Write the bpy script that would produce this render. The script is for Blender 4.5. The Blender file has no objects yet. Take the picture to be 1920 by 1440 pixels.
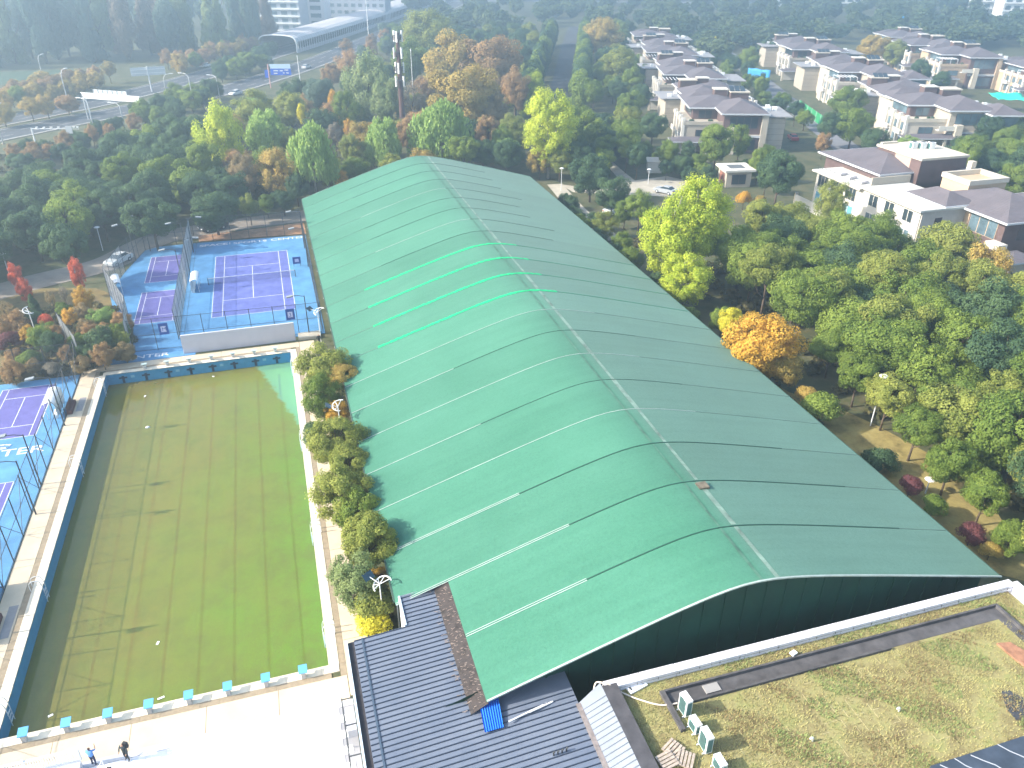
import bpy, bmesh, math, random
import numpy as np
from mathutils import Vector, Matrix
random.seed(7); RNG = np.random.default_rng(11)
SC = bpy.context.scene
COL = SC.collection
rad = math.radians

# ---------------------------------------------------------------- camera
CAM = np.array([22.174, -40.682, 45.283]); YAW, PITCH, ROLL, FPX = 0.29391, 0.52151, 0.00526, 1479.8
def cam_axes():
    cy, sy, cp, sp = math.cos(YAW), math.sin(YAW), math.cos(PITCH), math.sin(PITCH)
    f = np.array([sy*cp, cy*cp, -sp]); r = np.array([cy, -sy, 0.]); u = np.cross(r, f)
    cr, sr = math.cos(ROLL), math.sin(ROLL)
    return cr*r+sr*u, -sr*r+cr*u, f
RX, UP, FW = cam_axes()
cd = bpy.data.cameras.new('camera'); cam = bpy.data.objects.new('camera', cd); COL.objects.link(cam)
cd.sensor_fit = 'HORIZONTAL'; cd.sensor_width = 36.0; cd.lens = FPX*36.0/1920.0
cd.clip_start = 0.5; cd.clip_end = 4000
m = Matrix.Identity(4)
for i in range(3):
    m[i][0] = RX[i]; m[i][1] = UP[i]; m[i][2] = -FW[i]; m[i][3] = CAM[i]
cam.matrix_world = m
SC.camera = cam
def at(px, py, z=0.0):
    """survey: where a sight line of the photograph meets the height z"""
    d = RX*((px-960)/FPX) - UP*((py-720)/FPX) + FW
    return CAM + d*((z-CAM[2])/d[2])
def dist_at(p): return float(np.dot(np.asarray(p)-CAM, FW))

# ---------------------------------------------------------------- light
SUN_EL = rad(31.0); SUN_DIR = np.array([-math.cos(SUN_EL)*0.9965, math.cos(SUN_EL)*0.083, math.sin(SUN_EL)])
W = bpy.data.worlds.new('World'); SC.world = W; W.use_nodes = True
nt = W.node_tree; nt.nodes.clear()
sky = nt.nodes.new('ShaderNodeTexSky'); sky.sky_type = 'NISHITA'; sky.sun_disc = False
sky.sun_elevation = SUN_EL; sky.sun_rotation = math.atan2(SUN_DIR[0], SUN_DIR[1])
sky.air_density = 1.3; sky.dust_density = 2.5; sky.ozone_density = 1.0
bg = nt.nodes.new('ShaderNodeBackground'); bg.inputs[1].default_value = 0.15
wo = nt.nodes.new('ShaderNodeOutputWorld')
nt.links.new(sky.outputs[0], bg.inputs[0]); nt.links.new(bg.outputs[0], wo.inputs[0])
sl = bpy.data.lights.new('sun', 'SUN'); sl.energy = 4.0; sl.angle = rad(0.6); sl.color = (1.0, 0.93, 0.82)
so = bpy.data.objects.new('sun', sl); COL.objects.link(so); so.location = (-80, 20, 90)
so.rotation_euler = Vector(SUN_DIR).to_track_quat('Z', 'Y').to_euler()
vs = SC.view_settings
vs.view_transform = 'Standard'; vs.look = 'None'; vs.gamma = 1.0; vs.exposure = 1.5; vs.use_curve_mapping = False
SC.cycles.use_denoising = True
SC.cycles.max_bounces = 8; SC.cycles.transparent_max_bounces = 12; SC.cycles.volume_bounces = 0
SC.cycles.diffuse_bounces = 4; SC.cycles.glossy_bounces = 2; SC.cycles.transmission_bounces = 4
SC.cycles.use_adaptive_sampling = True; SC.cycles.adaptive_threshold = 0.02

# ---------------------------------------------------------------- materials
def lin(c):
    return tuple((v/255/12.92) if v/255 <= .04045 else ((v/255+.055)/1.055)**2.4 for v in c)
MATS = {}
def mat(name, col, rough=0.7, spec=0.3, var=0.0, scale=2.0, bump=0.0, bscale=8.0, metal=0.0, col2=None, detail=6.0, coat=0.0, stretch=None):
    """plain procedural surface: two colours mixed by object-space noise, small bump"""
    if name in MATS: return MATS[name]
    M = bpy.data.materials.new(name); M.use_nodes = True; t = M.node_tree; b = t.nodes['Principled BSDF']
    b.inputs['Base Color'].default_value = (*col, 1); b.inputs['Roughness'].default_value = rough
    b.inputs['Specular IOR Level'].default_value = spec; b.inputs['Metallic'].default_value = metal
    b.inputs['Coat Weight'].default_value = coat
    tc = t.nodes.new('ShaderNodeNewGeometry'); src = tc.outputs['Position']
    if stretch:
        mp = t.nodes.new('ShaderNodeMapping'); mp.inputs['Scale'].default_value = stretch
        t.links.new(src, mp.inputs[0]); src = mp.outputs[0]
    if var > 0 or col2:
        n = t.nodes.new('ShaderNodeTexNoise'); n.inputs['Scale'].default_value = scale; n.inputs['Detail'].default_value = detail
        n.inputs['Roughness'].default_value = 0.65
        t.links.new(src, n.inputs['Vector'])
        r = t.nodes.new('ShaderNodeValToRGB'); r.color_ramp.elements[0].position = 0.32; r.color_ramp.elements[1].position = 0.68
        c2 = col2 or tuple(min(1, c*(1+var)) for c in col); c1 = col if col2 else tuple(c*(1-var) for c in col)
        r.color_ramp.elements[0].color = (*c1, 1); r.color_ramp.elements[1].color = (*c2, 1)
        t.links.new(n.outputs['Fac'], r.inputs[0]); t.links.new(r.outputs[0], b.inputs['Base Color'])
    if bump > 0:
        n2 = t.nodes.new('ShaderNodeTexNoise'); n2.inputs['Scale'].default_value = bscale; n2.inputs['Detail'].default_value = 4
        t.links.new(src, n2.inputs['Vector'])
        bp = t.nodes.new('ShaderNodeBump'); bp.inputs['Strength'].default_value = bump; bp.inputs['Distance'].default_value = 0.05
        t.links.new(n2.outputs['Fac'], bp.inputs['Height']); t.links.new(bp.outputs[0], b.inputs['Normal'])
    MATS[name] = M
    return M
def nodes_of(M): return M.node_tree.nodes, M.node_tree.links, M.node_tree.nodes['Principled BSDF']
def net_mat(name, col, alpha):
    """fine wire net that cannot be told apart strand by strand"""
    if name in MATS: return MATS[name]
    M = bpy.data.materials.new(name); M.use_nodes = True; n, l, b = nodes_of(M)
    b.inputs['Base Color'].default_value = (*col, 1); b.inputs['Roughness'].default_value = .6
    tr = n.new('ShaderNodeBsdfTransparent'); mx = n.new('ShaderNodeMixShader'); mx.inputs[0].default_value = alpha
    l.new(tr.outputs[0], mx.inputs[1]); l.new(b.outputs[0], mx.inputs[2]); l.new(mx.outputs[0], n['Material Output'].inputs[0])
    MATS[name] = M; return M
def multi_mat(name, stops, scale, rough=.85, bump=.3, bscale=6, detail=8, warp=0.0):
    """several colours laid over a noise ramp, for soil, lawn and dirt"""
    if name in MATS: return MATS[name]
    M = mat(name, stops[0][1], rough, .2, bump=bump, bscale=bscale); n, l, b = nodes_of(M)
    g = n.new('ShaderNodeNewGeometry'); no = n.new('ShaderNodeTexNoise'); no.inputs['Scale'].default_value = scale
    no.inputs['Detail'].default_value = detail; no.inputs['Roughness'].default_value = .7; no.inputs['Distortion'].default_value = warp
    r = n.new('ShaderNodeValToRGB'); e = r.color_ramp.elements
    while len(e) < len(stops): e.new(.5)
    for k, (p, c) in enumerate(stops): e[k].position = p; e[k].color = (*c, 1)
    l.new(g.outputs['Position'], no.inputs['Vector']); l.new(no.outputs['Fac'], r.inputs[0]); l.new(r.outputs[0], b.inputs['Base Color'])
    return M

def foliage_mat(name, a, c, trans=.45):
    if name in MATS: return MATS[name]
    M = bpy.data.materials.new(name); M.use_nodes = True; n, l, b = nodes_of(M)
    at_ = n.new('ShaderNodeAttribute'); at_.attribute_name = 'tint'
    oi = n.new('ShaderNodeObjectInfo')
    ad = n.new('ShaderNodeMath'); ad.operation = 'MULTIPLY_ADD'; ad.inputs[1].default_value = .45; ad.use_clamp = True
    sub = n.new('ShaderNodeMath'); sub.operation = 'SUBTRACT'; sub.inputs[1].default_value = .22
    l.new(at_.outputs['Fac'], sub.inputs[0])
    l.new(oi.outputs['Random'], ad.inputs[0]); l.new(sub.outputs[0], ad.inputs[2])
    r = n.new('ShaderNodeMix'); r.data_type = 'RGBA'
    r.inputs[6].default_value = (*a, 1); r.inputs[7].default_value = (*c, 1)
    l.new(ad.outputs[0], r.inputs[0]); l.new(r.outputs[2], b.inputs['Base Color'])
    b.inputs['Roughness'].default_value = .6; b.inputs['Specular IOR Level'].default_value = .15
    t = n.new('ShaderNodeBsdfTranslucent'); l.new(r.outputs[2], t.inputs[0])
    mx = n.new('ShaderNodeMixShader'); mx.inputs[0].default_value = trans
    l.new(b.outputs[0], mx.inputs[1]); l.new(t.outputs[0], mx.inputs[2]); l.new(mx.outputs[0], n['Material Output'].inputs[0])
    MATS[name] = M; return M

M_WHITE = mat('white_paint', (.78,.78,.77), .5, var=.05, scale=3)
M_STEEL = mat('painted_steel_pale', (.62,.64,.66), .4, .4)
M_DARKSTEEL = mat('dark_steel', (.05,.055,.06), .5, .4)
M_BLACK = mat('black_rubber', (.02,.02,.022), .6)
M_GLASS = mat('dark_glass', (.03,.045,.055), .08, .6)
M_GLASSB = mat('blue_grey_glass', (.10,.15,.18), .12, .6, var=.4, scale=.4)

# ---------------------------------------------------------------- mesh helpers
class MB:
    def __init__(s): s.v = []; s.f = []
    def add(s, vs, fs):
        o = len(s.v); s.v += [tuple(map(float, p)) for p in vs]; s.f += [tuple(o+i for i in f) for f in fs]; return s
    def box(s, x0, x1, y0, y1, z0, z1):
        return s.add([(x0,y0,z0),(x1,y0,z0),(x1,y1,z0),(x0,y1,z0),(x0,y0,z1),(x1,y0,z1),(x1,y1,z1),(x0,y1,z1)],
                     [(3,2,1,0),(4,5,6,7),(0,1,5,4),(1,2,6,5),(2,3,7,6),(3,0,4,7)])
    def rbox(s, c, size, rz=0, rx=0, ry=0):
        M = Matrix.Rotation(rz,3,'Z') @ Matrix.Rotation(ry,3,'Y') @ Matrix.Rotation(rx,3,'X')
        a, b, h = [q/2 for q in size]; o = Vector(c)
        vs = [o + M @ Vector(p) for p in [(-a,-b,-h),(a,-b,-h),(a,b,-h),(-a,b,-h),(-a,-b,h),(a,-b,h),(a,b,h),(-a,b,h)]]
        return s.add(vs, [(3,2,1,0),(4,5,6,7),(0,1,5,4),(1,2,6,5),(2,3,7,6),(3,0,4,7)])
    def quad(s, *p): return s.add(p, [tuple(range(len(p)))])
    def prism(s, poly, z0, z1):
        n = len(poly); vs = [(x,y,z0) for x,y in poly] + [(x,y,z1) for x,y in poly]
        a = sum(poly[i][0]*poly[(i+1)%n][1]-poly[(i+1)%n][0]*poly[i][1] for i in range(n))
        if a < 0: poly = poly[::-1]; vs = [(x,y,z0) for x,y in poly] + [(x,y,z1) for x,y in poly]
        return s.add(vs, [tuple(range(n))[::-1], tuple(range(n,2*n))] + [(i,(i+1)%n,n+(i+1)%n,n+i) for i in range(n)])
    def tube(s, pts, rs, n=8, cap=True):
        pts = [Vector(p) for p in pts]
        if not hasattr(rs, '__len__'): rs = [rs]*len(pts)
        vs = []; ref = Vector((0.31,0.2,0.93))
        for i, p in enumerate(pts):
            d = (pts[min(i+1,len(pts)-1)] - pts[max(i-1,0)]).normalized()
            a = d.cross(ref)
            if a.length < .05: a = d.cross(Vector((1,0,0)))
            a.normalize(); b = d.cross(a)
            vs += [p + (a*math.cos(2*math.pi*k/n) + b*math.sin(2*math.pi*k/n))*rs[i] for k in range(n)]
        fs = [(i*n+k, i*n+(k+1)%n, (i+1)*n+(k+1)%n, (i+1)*n+k) for i in range(len(pts)-1) for k in range(n)]
        if cap: fs += [tuple(range(n))[::-1], tuple((len(pts)-1)*n+k for k in range(n))]
        return s.add(vs, fs)
    def sweep(s, pts, section):
        """carry a closed (u,w) section along a path lying in a vertical plane or flat path; u sideways, w up"""
        pts = [Vector(p) for p in pts]; n = len(section); vs = []
        for i, p in enumerate(pts):
            d = (pts[min(i+1,len(pts)-1)] - pts[max(i-1,0)]); side = Vector((d.y,-d.x,0))
            side = side.normalized() if side.length > 1e-6 else Vector((1,0,0)); up = side.cross(d.normalized())
            if up.z < 0: up = -up
            vs += [p + side*u + up*w for u, w in section]
        fs = [(i*n+k, i*n+(k+1)%n, (i+1)*n+(k+1)%n, (i+1)*n+k) for i in range(len(pts)-1) for k in range(n)]
        fs += [tuple(range(n))[::-1], tuple((len(pts)-1)*n+k for k in range(n))]
        return s.add(vs, fs)
    def hip(s, x0, x1, y0, y1, z0, h, t=.18, inset=None):
        """hipped roof with a thin eave slab"""
        w, d = x1-x0, y1-y0; i = inset or min(w,d)/2
        if w >= d: r0, r1 = (x0+i, (y0+y1)/2), (x1-i, (y0+y1)/2)
        else: r0, r1 = ((x0+x1)/2, y0+i), ((x0+x1)/2, y1-i)
        vs = [(x0,y0,z0),(x1,y0,z0),(x1,y1,z0),(x0,y1,z0),(*r0,z0+h),(*r1,z0+h)]
        if w >= d: fs = [(0,1,5,4),(1,2,5),(2,3,4,5),(3,0,4)]
        else: fs = [(0,1,4),(1,2,5,4),(2,3,5),(3,0,4,5)]
        return s.add(vs, fs)
    def mesh(s, name, M=None, smooth=False):
        me = bpy.data.meshes.new(name); me.from_pydata(s.v, [], s.f)
        if M: me.materials.append(M)
        if smooth: me.polygons.foreach_set('use_smooth', [True]*len(me.polygons))
        me.update(); return me
    def build(s, name, M, parent=None, loc=None, rz=0, smooth=False, bevel=0):
        o = bpy.data.objects.new(name, s.mesh(name, M, smooth)); COL.objects.link(o)
        if parent: o.parent = parent
        if loc is not None: o.location = loc
        if rz: o.rotation_euler[2] = rz
        if bevel:
            bm_ = o.modifiers.new('bevel','BEVEL'); bm_.width = bevel; bm_.segments = 2; bm_.limit_method = 'ANGLE'
        return o
def tag(o, label=None, cat=None, group=None, kind=None):
    if label: o['label'] = label
    if cat: o['category'] = cat
    if group: o['group'] = group
    if kind: o['kind'] = kind
    return o
def empty(name, loc=(0,0,0), rz=0, scale=None):
    o = bpy.data.objects.new(name, None); COL.objects.link(o); o.location = tuple(map(float, loc)); o.rotation_euler[2] = rz
    o.empty_display_size = .3
    if scale: o.scale = scale
    return o
def inst(name, me, parent=None, loc=(0,0,0), rot=(0,0,0), scale=(1,1,1), M=None):
    o = bpy.data.objects.new(name, me); COL.objects.link(o)
    if parent: o.parent = parent
    o.location = tuple(map(float, loc)); o.rotation_euler = rot; o.scale = scale
    if M: o.material_slots[0].link = 'OBJECT'; o.material_slots[0].material = M
    return o
def copy_tree(o, parent=None):
    c = o.copy(); COL.objects.link(c); c.parent = parent
    for ch in list(o.children): copy_tree(ch, c)
    return c
def flat_text(name, txt, size, M, parent, loc, rz=0, xs=1.0, bold=0.0):
    cu = bpy.data.curves.new(name, 'FONT'); cu.body = txt; cu.size = size; cu.offset = bold; cu.align_x = 'LEFT'
    to = bpy.data.objects.new(name, cu); COL.objects.link(to)
    me = bpy.data.meshes.new_from_object(to.evaluated_get(bpy.context.evaluated_depsgraph_get()))
    bpy.data.objects.remove(to); me.materials.clear(); me.materials.append(M)
    o = inst(name, me, parent, loc, (0,0,rz), (xs,1,1)); return o
def ribbon(mb, pts, width, z):
    """flat band of even width along a polyline"""
    P = [Vector((p[0],p[1],0)) for p in pts]; vs = []
    for i, p in enumerate(P):
        d = (P[min(i+1,len(P)-1)]-P[max(i-1,0)]).normalized(); s_ = Vector((d.y,-d.x,0))*width/2
        vs += [(p.x+s_.x,p.y+s_.y,z),(p.x-s_.x,p.y-s_.y,z)]
    return mb.add(vs, [(2*i,2*i+2,2*i+3,2*i+1) for i in range(len(P)-1)])
def smooth_line(pts, n=8):
    out = []; P = [np.array(p, float) for p in pts]
    for i in range(len(P)-1):
        p0, p1, p2, p3 = P[max(i-1,0)], P[i], P[i+1], P[min(i+2,len(P)-1)]
        for k in range(n):
            t = k/n; out.append(.5*((2*p1)+(-p0+p2)*t+(2*p0-5*p1+4*p2-p3)*t*t+(-p0+3*p1-3*p2+p3)*t**3))
    out.append(P[-1]); return [tuple(o) for o in out]
def offset_line(pts, d):
    out = []
    for i, p in enumerate(pts):
        a = np.array(pts[max(i-1,0)]); b = np.array(pts[min(i+1,len(pts)-1)]); t = (b-a)[:2]; t = t/np.linalg.norm(t)
        out.append((p[0]+t[1]*d, p[1]-t[0]*d))
    return out
# ================================================================ people
def person(x, y, rz, top, legs, hair, label, lean=0.0, arm=0, z0=0, h=1.7, bag=None):
    r = tag(empty('person', (x,y,z0), rz, (h/1.7,)*3), label, 'person')
    J = {'pel':(0,0,.95),'wst':(0,lean*.2,1.1),'chs':(0,lean*.6,1.32),'nk':(0,lean,1.45),'hdl':(0,lean*1.15,1.53),'hd':(0,lean*1.2,1.66),
         'hl':(-.09,0,.9),'kl':(-.11,.05,.5),'al':(-.12,0,.09),'tl':(-.13,.13,.04),'hr':(.09,0,.9),'kr':(.12,.02,.5),'ar':(.14,-.06,.09),'tr':(.15,.08,.04),
         'sl':(-.18,lean*.75,1.39),'el':(-.26,lean+.02,1.13),'wl':(-.24,lean+.14,.92),'fl':(-.22,lean+.2,.83),'sr':(.18,lean*.75,1.39),'er':(.27,lean+.05,1.14),'wr':(.22,lean+.2,.96),'fr':(.2,lean+.27,.9)}
    if arm: J['er'] = (.28,.16,1.3); J['wr'] = (.16,.34,1.5); J['fr'] = (.12,.4,1.55)
    Rr = dict(pel=.155,wst=.14,chs=.17,nk=.06,hdl=.085,hd=.09,hl=.1,kl=.065,al=.045,tl=.04,hr=.1,kr=.065,ar=.045,tr=.04,sl=.075,el=.05,wl=.036,fl=.03,sr=.075,er=.05,wr=.036,fr=.03)
    Ee = [('pel','wst'),('wst','chs'),('chs','nk'),('nk','hdl'),('hdl','hd'),('pel','hl'),('hl','kl'),('kl','al'),('al','tl'),('pel','hr'),('hr','kr'),('kr','ar'),('ar','tr'),('chs','sl'),('sl','el'),('el','wl'),('wl','fl'),('chs','sr'),('sr','er'),('er','wr'),('wr','fr')]
    ks = list(J); me = bpy.data.meshes.new('body'); me.from_pydata([J[k] for k in ks],[(ks.index(a),ks.index(b_)) for a,b_ in Ee],[])
    o = bpy.data.objects.new('body', me); COL.objects.link(o)
    sk = o.modifiers.new('skin','SKIN'); o.modifiers.new('sub','SUBSURF').levels = 1
    for k, v in zip(ks, me.skin_vertices[0].data): v.radius = (Rr[k]*.95,Rr[k]); v.use_root = (k == 'pel')
    me2 = bpy.data.meshes.new_from_object(o.evaluated_get(bpy.context.evaluated_depsgraph_get())); bpy.data.objects.remove(o)
    me2.materials.clear()
    for M_ in (mat('skin', (.45,.27,.19), .6), top, legs, mat('shoe_dark', (.03,.03,.035), .6), hair): me2.materials.append(M_)
    for p in me2.polygons:
        c = p.center; p.use_smooth = True
        if c.z < .1: p.material_index = 3
        elif c.z < .93 and abs(c.x) < .2 and c.y < .16+lean: p.material_index = 2
        elif c.z > 1.47 and abs(c.x) < .13 and not (arm and c.y > .25): p.material_index = 4 if (c.z > 1.66 or c.y < lean*1.2-.01) else 0
        elif c.y > lean+.17 or (abs(c.x) > .19 and c.z < .93): p.material_index = 0
        else: p.material_index = 1
    b_ = bpy.data.objects.new('body', me2); COL.objects.link(b_); b_.parent = r
    if bag: MB().rbox((0,-.2,1.25),(.32,.18,.46)).build('backpack', bag, r, bevel=.05)
    return r
M_HAIR = mat('black_hair', (.02,.016,.014), .6)
person(6.3,-3.72,rad(-20),mat('cloth_blue',(.12,.28,.62),.8,var=.1),mat('cloth_navy',(.03,.04,.09),.8),mat('brown_hair',(.09,.05,.035),.6),'person in a blue jacket at the terrace railing looking over the pool',arm=1,z0=.05)
person(8.25,-3.95,rad(150),mat('cloth_charcoal',(.03,.04,.045),.8),mat('cloth_black',(.02,.022,.025),.8),M_HAIR,'person in dark clothes with a backpack on the white terrace',lean=.05,z0=.03,bag=mat('cloth_bag',(.025,.03,.035),.8))
person(7.6,-5.2,rad(60),mat('cloth_brown',(.06,.05,.05),.8),mat('cloth_black',(.02,.022,.025),.8),M_HAIR,'smaller person in brown at the bottom photo edge by the stair',lean=.12,h=1.35,z0=.03)
person(24.6,50.6,rad(190),mat('cloth_charcoal',(.03,.04,.045),.8),mat('cloth_navy',(.03,.04,.09),.8),M_HAIR,'person in dark clothes at the hall corner beside the first poolside tree')
# ================================================================ the ground
def struct(name, mb, M, **k): return tag(mb.build(name, M, **k), kind='structure')
M_SOIL = multi_mat('wood_floor_soil', [(.3,(.05,.055,.028)),(.45,(.075,.085,.038)),(.58,(.115,.105,.055)),(.7,(.07,.09,.035))], .35)
g = MB(); B = 3000
for x0,x1,y0,y1 in [(-B,0,-B,B),(21,B,-B,B),(0,21,-B,0),(0,21,50,B)]: g.quad((x0,y0,-.06),(x1,y0,-.06),(x1,y1,-.06),(x0,y1,-.06))
struct('ground', g, M_SOIL)
M_GRASS = multi_mat('dry_lawn', [(.3,(.10,.085,.03)),(.45,(.24,.19,.07)),(.6,(.33,.27,.10)),(.72,(.17,.16,.05))], .5)
M_FIELD = multi_mat('hazy_field', [(.35,(.05,.085,.05)),(.6,(.07,.105,.06))], .05)
struct('lawn', MB().prism([tuple(at(*q)[:2]) for q in [(1480,735),(1560,760),(1640,795),(1760,860),(1850,930),(1925,1045),(1925,1090),(1870,1075),(1600,845),(1440,712)]], -.055, -.02), M_GRASS)
struct('grass_bank', MB().prism([tuple(at(*q)[:2]) for q in [(0,560),(60,540),(180,540),(235,560),(250,640),(215,680),(150,690),(0,715)]], -.055, -.024), multi_mat('garden_bank', [(.3,(.10,.07,.035)),(.5,(.2,.15,.06)),(.65,(.11,.10,.035))], .4))
struct('field', MB().prism([(-160,250),(-80,262),(-52,280),(-36,296),(-44,304),(-160,304)], -.055, -.02), M_FIELD)
M_ASPH = mat('asphalt', (.075,.078,.085), .85, .2, var=.25, scale=.6, bump=.15, bscale=20)
M_CONC = mat('pale_concrete', (.42,.38,.31), .85, .2, var=.18, scale=.5, bump=.1, bscale=10)
M_LINEW = mat('road_white', (.6,.6,.58), .7, var=.2, scale=2)
# lane behind the courts
lane = smooth_line([(-45,66),(-26,76),(-14,83.5),(-5,88.5),(2,98.5),(12,102),(26,104.5),(42,106),(60,109)])
struct('lane', ribbon(MB(), lane, 6.4, -.015), mat('lane_concrete', (.27,.235,.20), .9, .1, var=.2, scale=.3))
struct('lane_verge', MB().prism([(8.5,95.2),(26,94.4),(26,100.5),(14,98.8),(8.3,98.2)], -.055, -.010), mat('bare_earth', (.33,.19,.11), .95, .1, var=.35, scale=.8))
struct('plaza', MB().prism([tuple(at(*q)[:2]) for q in [(1050,345),(1075,360),(1180,365),(1330,372),(1340,350),(1250,330),(1190,338),(1165,318),(1145,300),(1135,306),(1160,335),(1120,355)]], -.055, -.012), M_CONC)
struct('estate_path', ribbon(MB(), smooth_line([tuple(at(*q)[:2]) for q in [(1040,345),(1085,395),(1150,450)]]), 3.2, -.014), M_CONC)
# highway
near_road = smooth_line([(-95,140),(-62,172),(-38,196),(-14,219),(10,243),(33,280),(54,322),(82,385),(118,465),(160,560),(200,660)])
far_road = smooth_line([(-112,150),(-74,184),(-50,207),(-27,231),(-6,262),(13,297),(31,332),(59,388),(88,450),(120,520),(150,590),(178,660)])
struct('road', ribbon(MB(), near_road, 14, -.016), M_ASPH)
struct('road', ribbon(MB(), far_road, 12.5, -.012), M_ASPH)
mk = MB()
for ln, zz in ((near_road,.0),(far_road,.004)):
    for off in (-5.6, 5.6): ribbon(mk, offset_line(ln, off), .22, zz-.008)
    for i in range(0, len(ln)-1):
        for off in (-1.9, 1.9):
            if i % 2 == 0: ribbon(mk, offset_line(ln[i:i+2], off), .16, zz-.008)
struct('road_markings', mk, M_LINEW)
kb = MB()
for off in (-6.6, 6.6): kb.sweep([(x,y,-.02) for x,y in offset_line(near_road, off)], [(-.15,0),(.15,0),(.15,.14),(-.15,.14)])
for off in (-6.6, 6.6): kb.sweep([(x,y,-.02) for x,y in offset_line(far_road, off)], [(-.15,0),(.15,0),(.15,.14),(-.15,.14)])
struct('kerb', kb, M_CONC)
bou = [(100,178),(113,210),(137,270),(165,340),(190,400)]
struct('boulevard', ribbon(MB(), smooth_line(bou), 6.0, -.014), M_ASPH)
st = smooth_line([(150,108),(158,128),(168,155),(184,198),(200,240),(218,290),(235,340)])
struct('street', ribbon(MB(), st, 7.0, -.013), mat('street_grey', (.19,.19,.20), .85, .2, var=.15, scale=.4))
struct('road', ribbon(MB(), smooth_line([(95,585),(140,590),(220,580),(330,540),(420,520)]), 16, -.011), mat('pale_asphalt', (.2,.2,.21), .8))

# ================================================================ swimming pool
pool = tag(empty('swimming_pool', (0,0,0)), 'rectangular outdoor swimming pool with murky green water and blue tiled walls', 'swimming pool')
M_TILE = mat('blue_pool_tile', (.05,.24,.42), .35, .4, var=.12, scale=1.5)
M_TILED = mat('navy_pool_tile', (.012,.03,.06), .35, .4)
w = MB(); WZ = -1.35; FZ = -1.95
w.quad((0,0,FZ),(0,50,FZ),(0,50,-.01),(0,0,-.01)); w.build('side_wall', M_TILE, pool)
MB().quad((21,0,FZ),(21,50,FZ),(21,50,-.01),(21,0,-.01)).build('side_wall', M_TILE, pool)
MB().quad((0,50,FZ),(21,50,FZ),(21,50,-.01),(0,50,-.01)).build('end_wall', M_TILE, pool)
MB().quad((0,0,FZ),(21,0,FZ),(21,0,-.01),(0,0,-.01)).build('end_wall', M_TILE, pool)
MB().quad((0,0,FZ),(21,0,FZ),(21,50,FZ),(0,50,FZ)).build('floor', mat('pool_floor', (.42,.62,.40), .6, var=.15, scale=.8), pool)
lm = MB().box(-.095,.095,1.8,48.2,FZ+.004,FZ+.02).mesh('lane_line', M_TILED)
tm = MB().box(-.14,.14,-.02,0,-1.3,-.35).box(-.45,.45,-.02,0,-.72,-.5).mesh('end_target', M_TILED)
for k in range(8):
    x = 1.75+2.5*k
    inst('lane_line', lm, pool, (x,0,0)); inst('end_target', tm, pool, (x,49.985,0))
for k in (0,2,4,6): MB().box(2.6+2.5*k,3.0+2.5*k,49.97,49.985,-.72,-.42).build('number_plate', mat('faded_plate', (.22,.42,.52), .5), pool)
# water: algae film with a clear corner
M_WATER = bpy.data.materials.new('murky_pool_water'); M_WATER.use_nodes = True; n, l, b = nodes_of(M_WATER)
geo = n.new('ShaderNodeNewGeometry'); sep = n.new('ShaderNodeSeparateXYZ'); l.new(geo.outputs['Position'], sep.inputs[0])
def noise(sc, det=6, rough=.6):
    q = n.new('ShaderNodeTexNoise'); q.inputs['Scale'].default_value = sc; q.inputs['Detail'].default_value = det; q.inputs['Roughness'].default_value = rough
    l.new(geo.outputs['Position'], q.inputs['Vector']); return q.outputs['Fac']
def mth(op, a, b_=None, c=None, clamp=False):
    q = n.new('ShaderNodeMath'); q.operation = op; q.use_clamp = clamp
    for i, v in enumerate((a,b_,c)):
        if v is None: continue
        if isinstance(v,(int,float)): q.inputs[i].default_value = v
        else: l.new(v, q.inputs[i])
    return q.outputs[0]
def mixc(f, a, c):
    q = n.new('ShaderNodeMix'); q.data_type = 'RGBA'
    l.new(f, q.inputs[0])
    for i, v in ((6,a),(7,c)):
        if isinstance(v, tuple): q.inputs[i].default_value = (*v,1)
        else: l.new(v, q.inputs[i])
    return q.outputs[2]
X, Y = sep.outputs[0], sep.outputs[1]
c1 = mixc(mth('MULTIPLY_ADD', X, .06, mth('MULTIPLY_ADD', noise(.16,5), 1.6, mth('MULTIPLY_ADD', Y, -.012, -.95)), clamp=True), (.235,.195,.042), (.165,.275,.025))
spot = mth('MULTIPLY_ADD', noise(.12,3), 4.0, mth('MULTIPLY_ADD', X, -.14, mth('MULTIPLY_ADD', Y, .06, -3.85)), clamp=True)
c2 = mixc(spot, c1, (.24,.15,.035))
c2b = mixc(mth('MULTIPLY_ADD', noise(.42,7,.7), 3.2, -1.45, True), c2, (.16,.155,.035))
c3 = mixc(mth('MULTIPLY_ADD', noise(9,4,.8), 2.2, -.85, True), c2b, (.165,.165,.04))
e1 = mth('SUBTRACT', mth('ADD', X, mth('MULTIPLY', Y, .27)), 30.4)
clear = mth('MULTIPLY_ADD', mth('ADD', e1, mth('MULTIPLY_ADD', noise(.9,7,.75), 2.4, -1.2)), 2.2, .5, True)
col = mixc(clear, c3, (.26,.52,.34))
l.new(col, b.inputs['Base Color']); b.inputs['Roughness'].default_value = .1; b.inputs['Specular IOR Level'].default_value = .5
tr = n.new('ShaderNodeBsdfTransparent'); tr.inputs[0].default_value = (.5,.7,.4,1)
mx = n.new('ShaderNodeMixShader'); l.new(mth('MULTIPLY_ADD', clear, -.24, .69), mx.inputs[0])
l.new(tr.outputs[0], mx.inputs[1]); l.new(b.outputs[0], mx.inputs[2]); l.new(mx.outputs[0], n['Material Output'].inputs[0])
struct('water', MB().quad((0.004,0.004,WZ),(20.996,0.004,WZ),(20.996,49.98,WZ),(0.004,49.98,WZ)), M_WATER)
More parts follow.
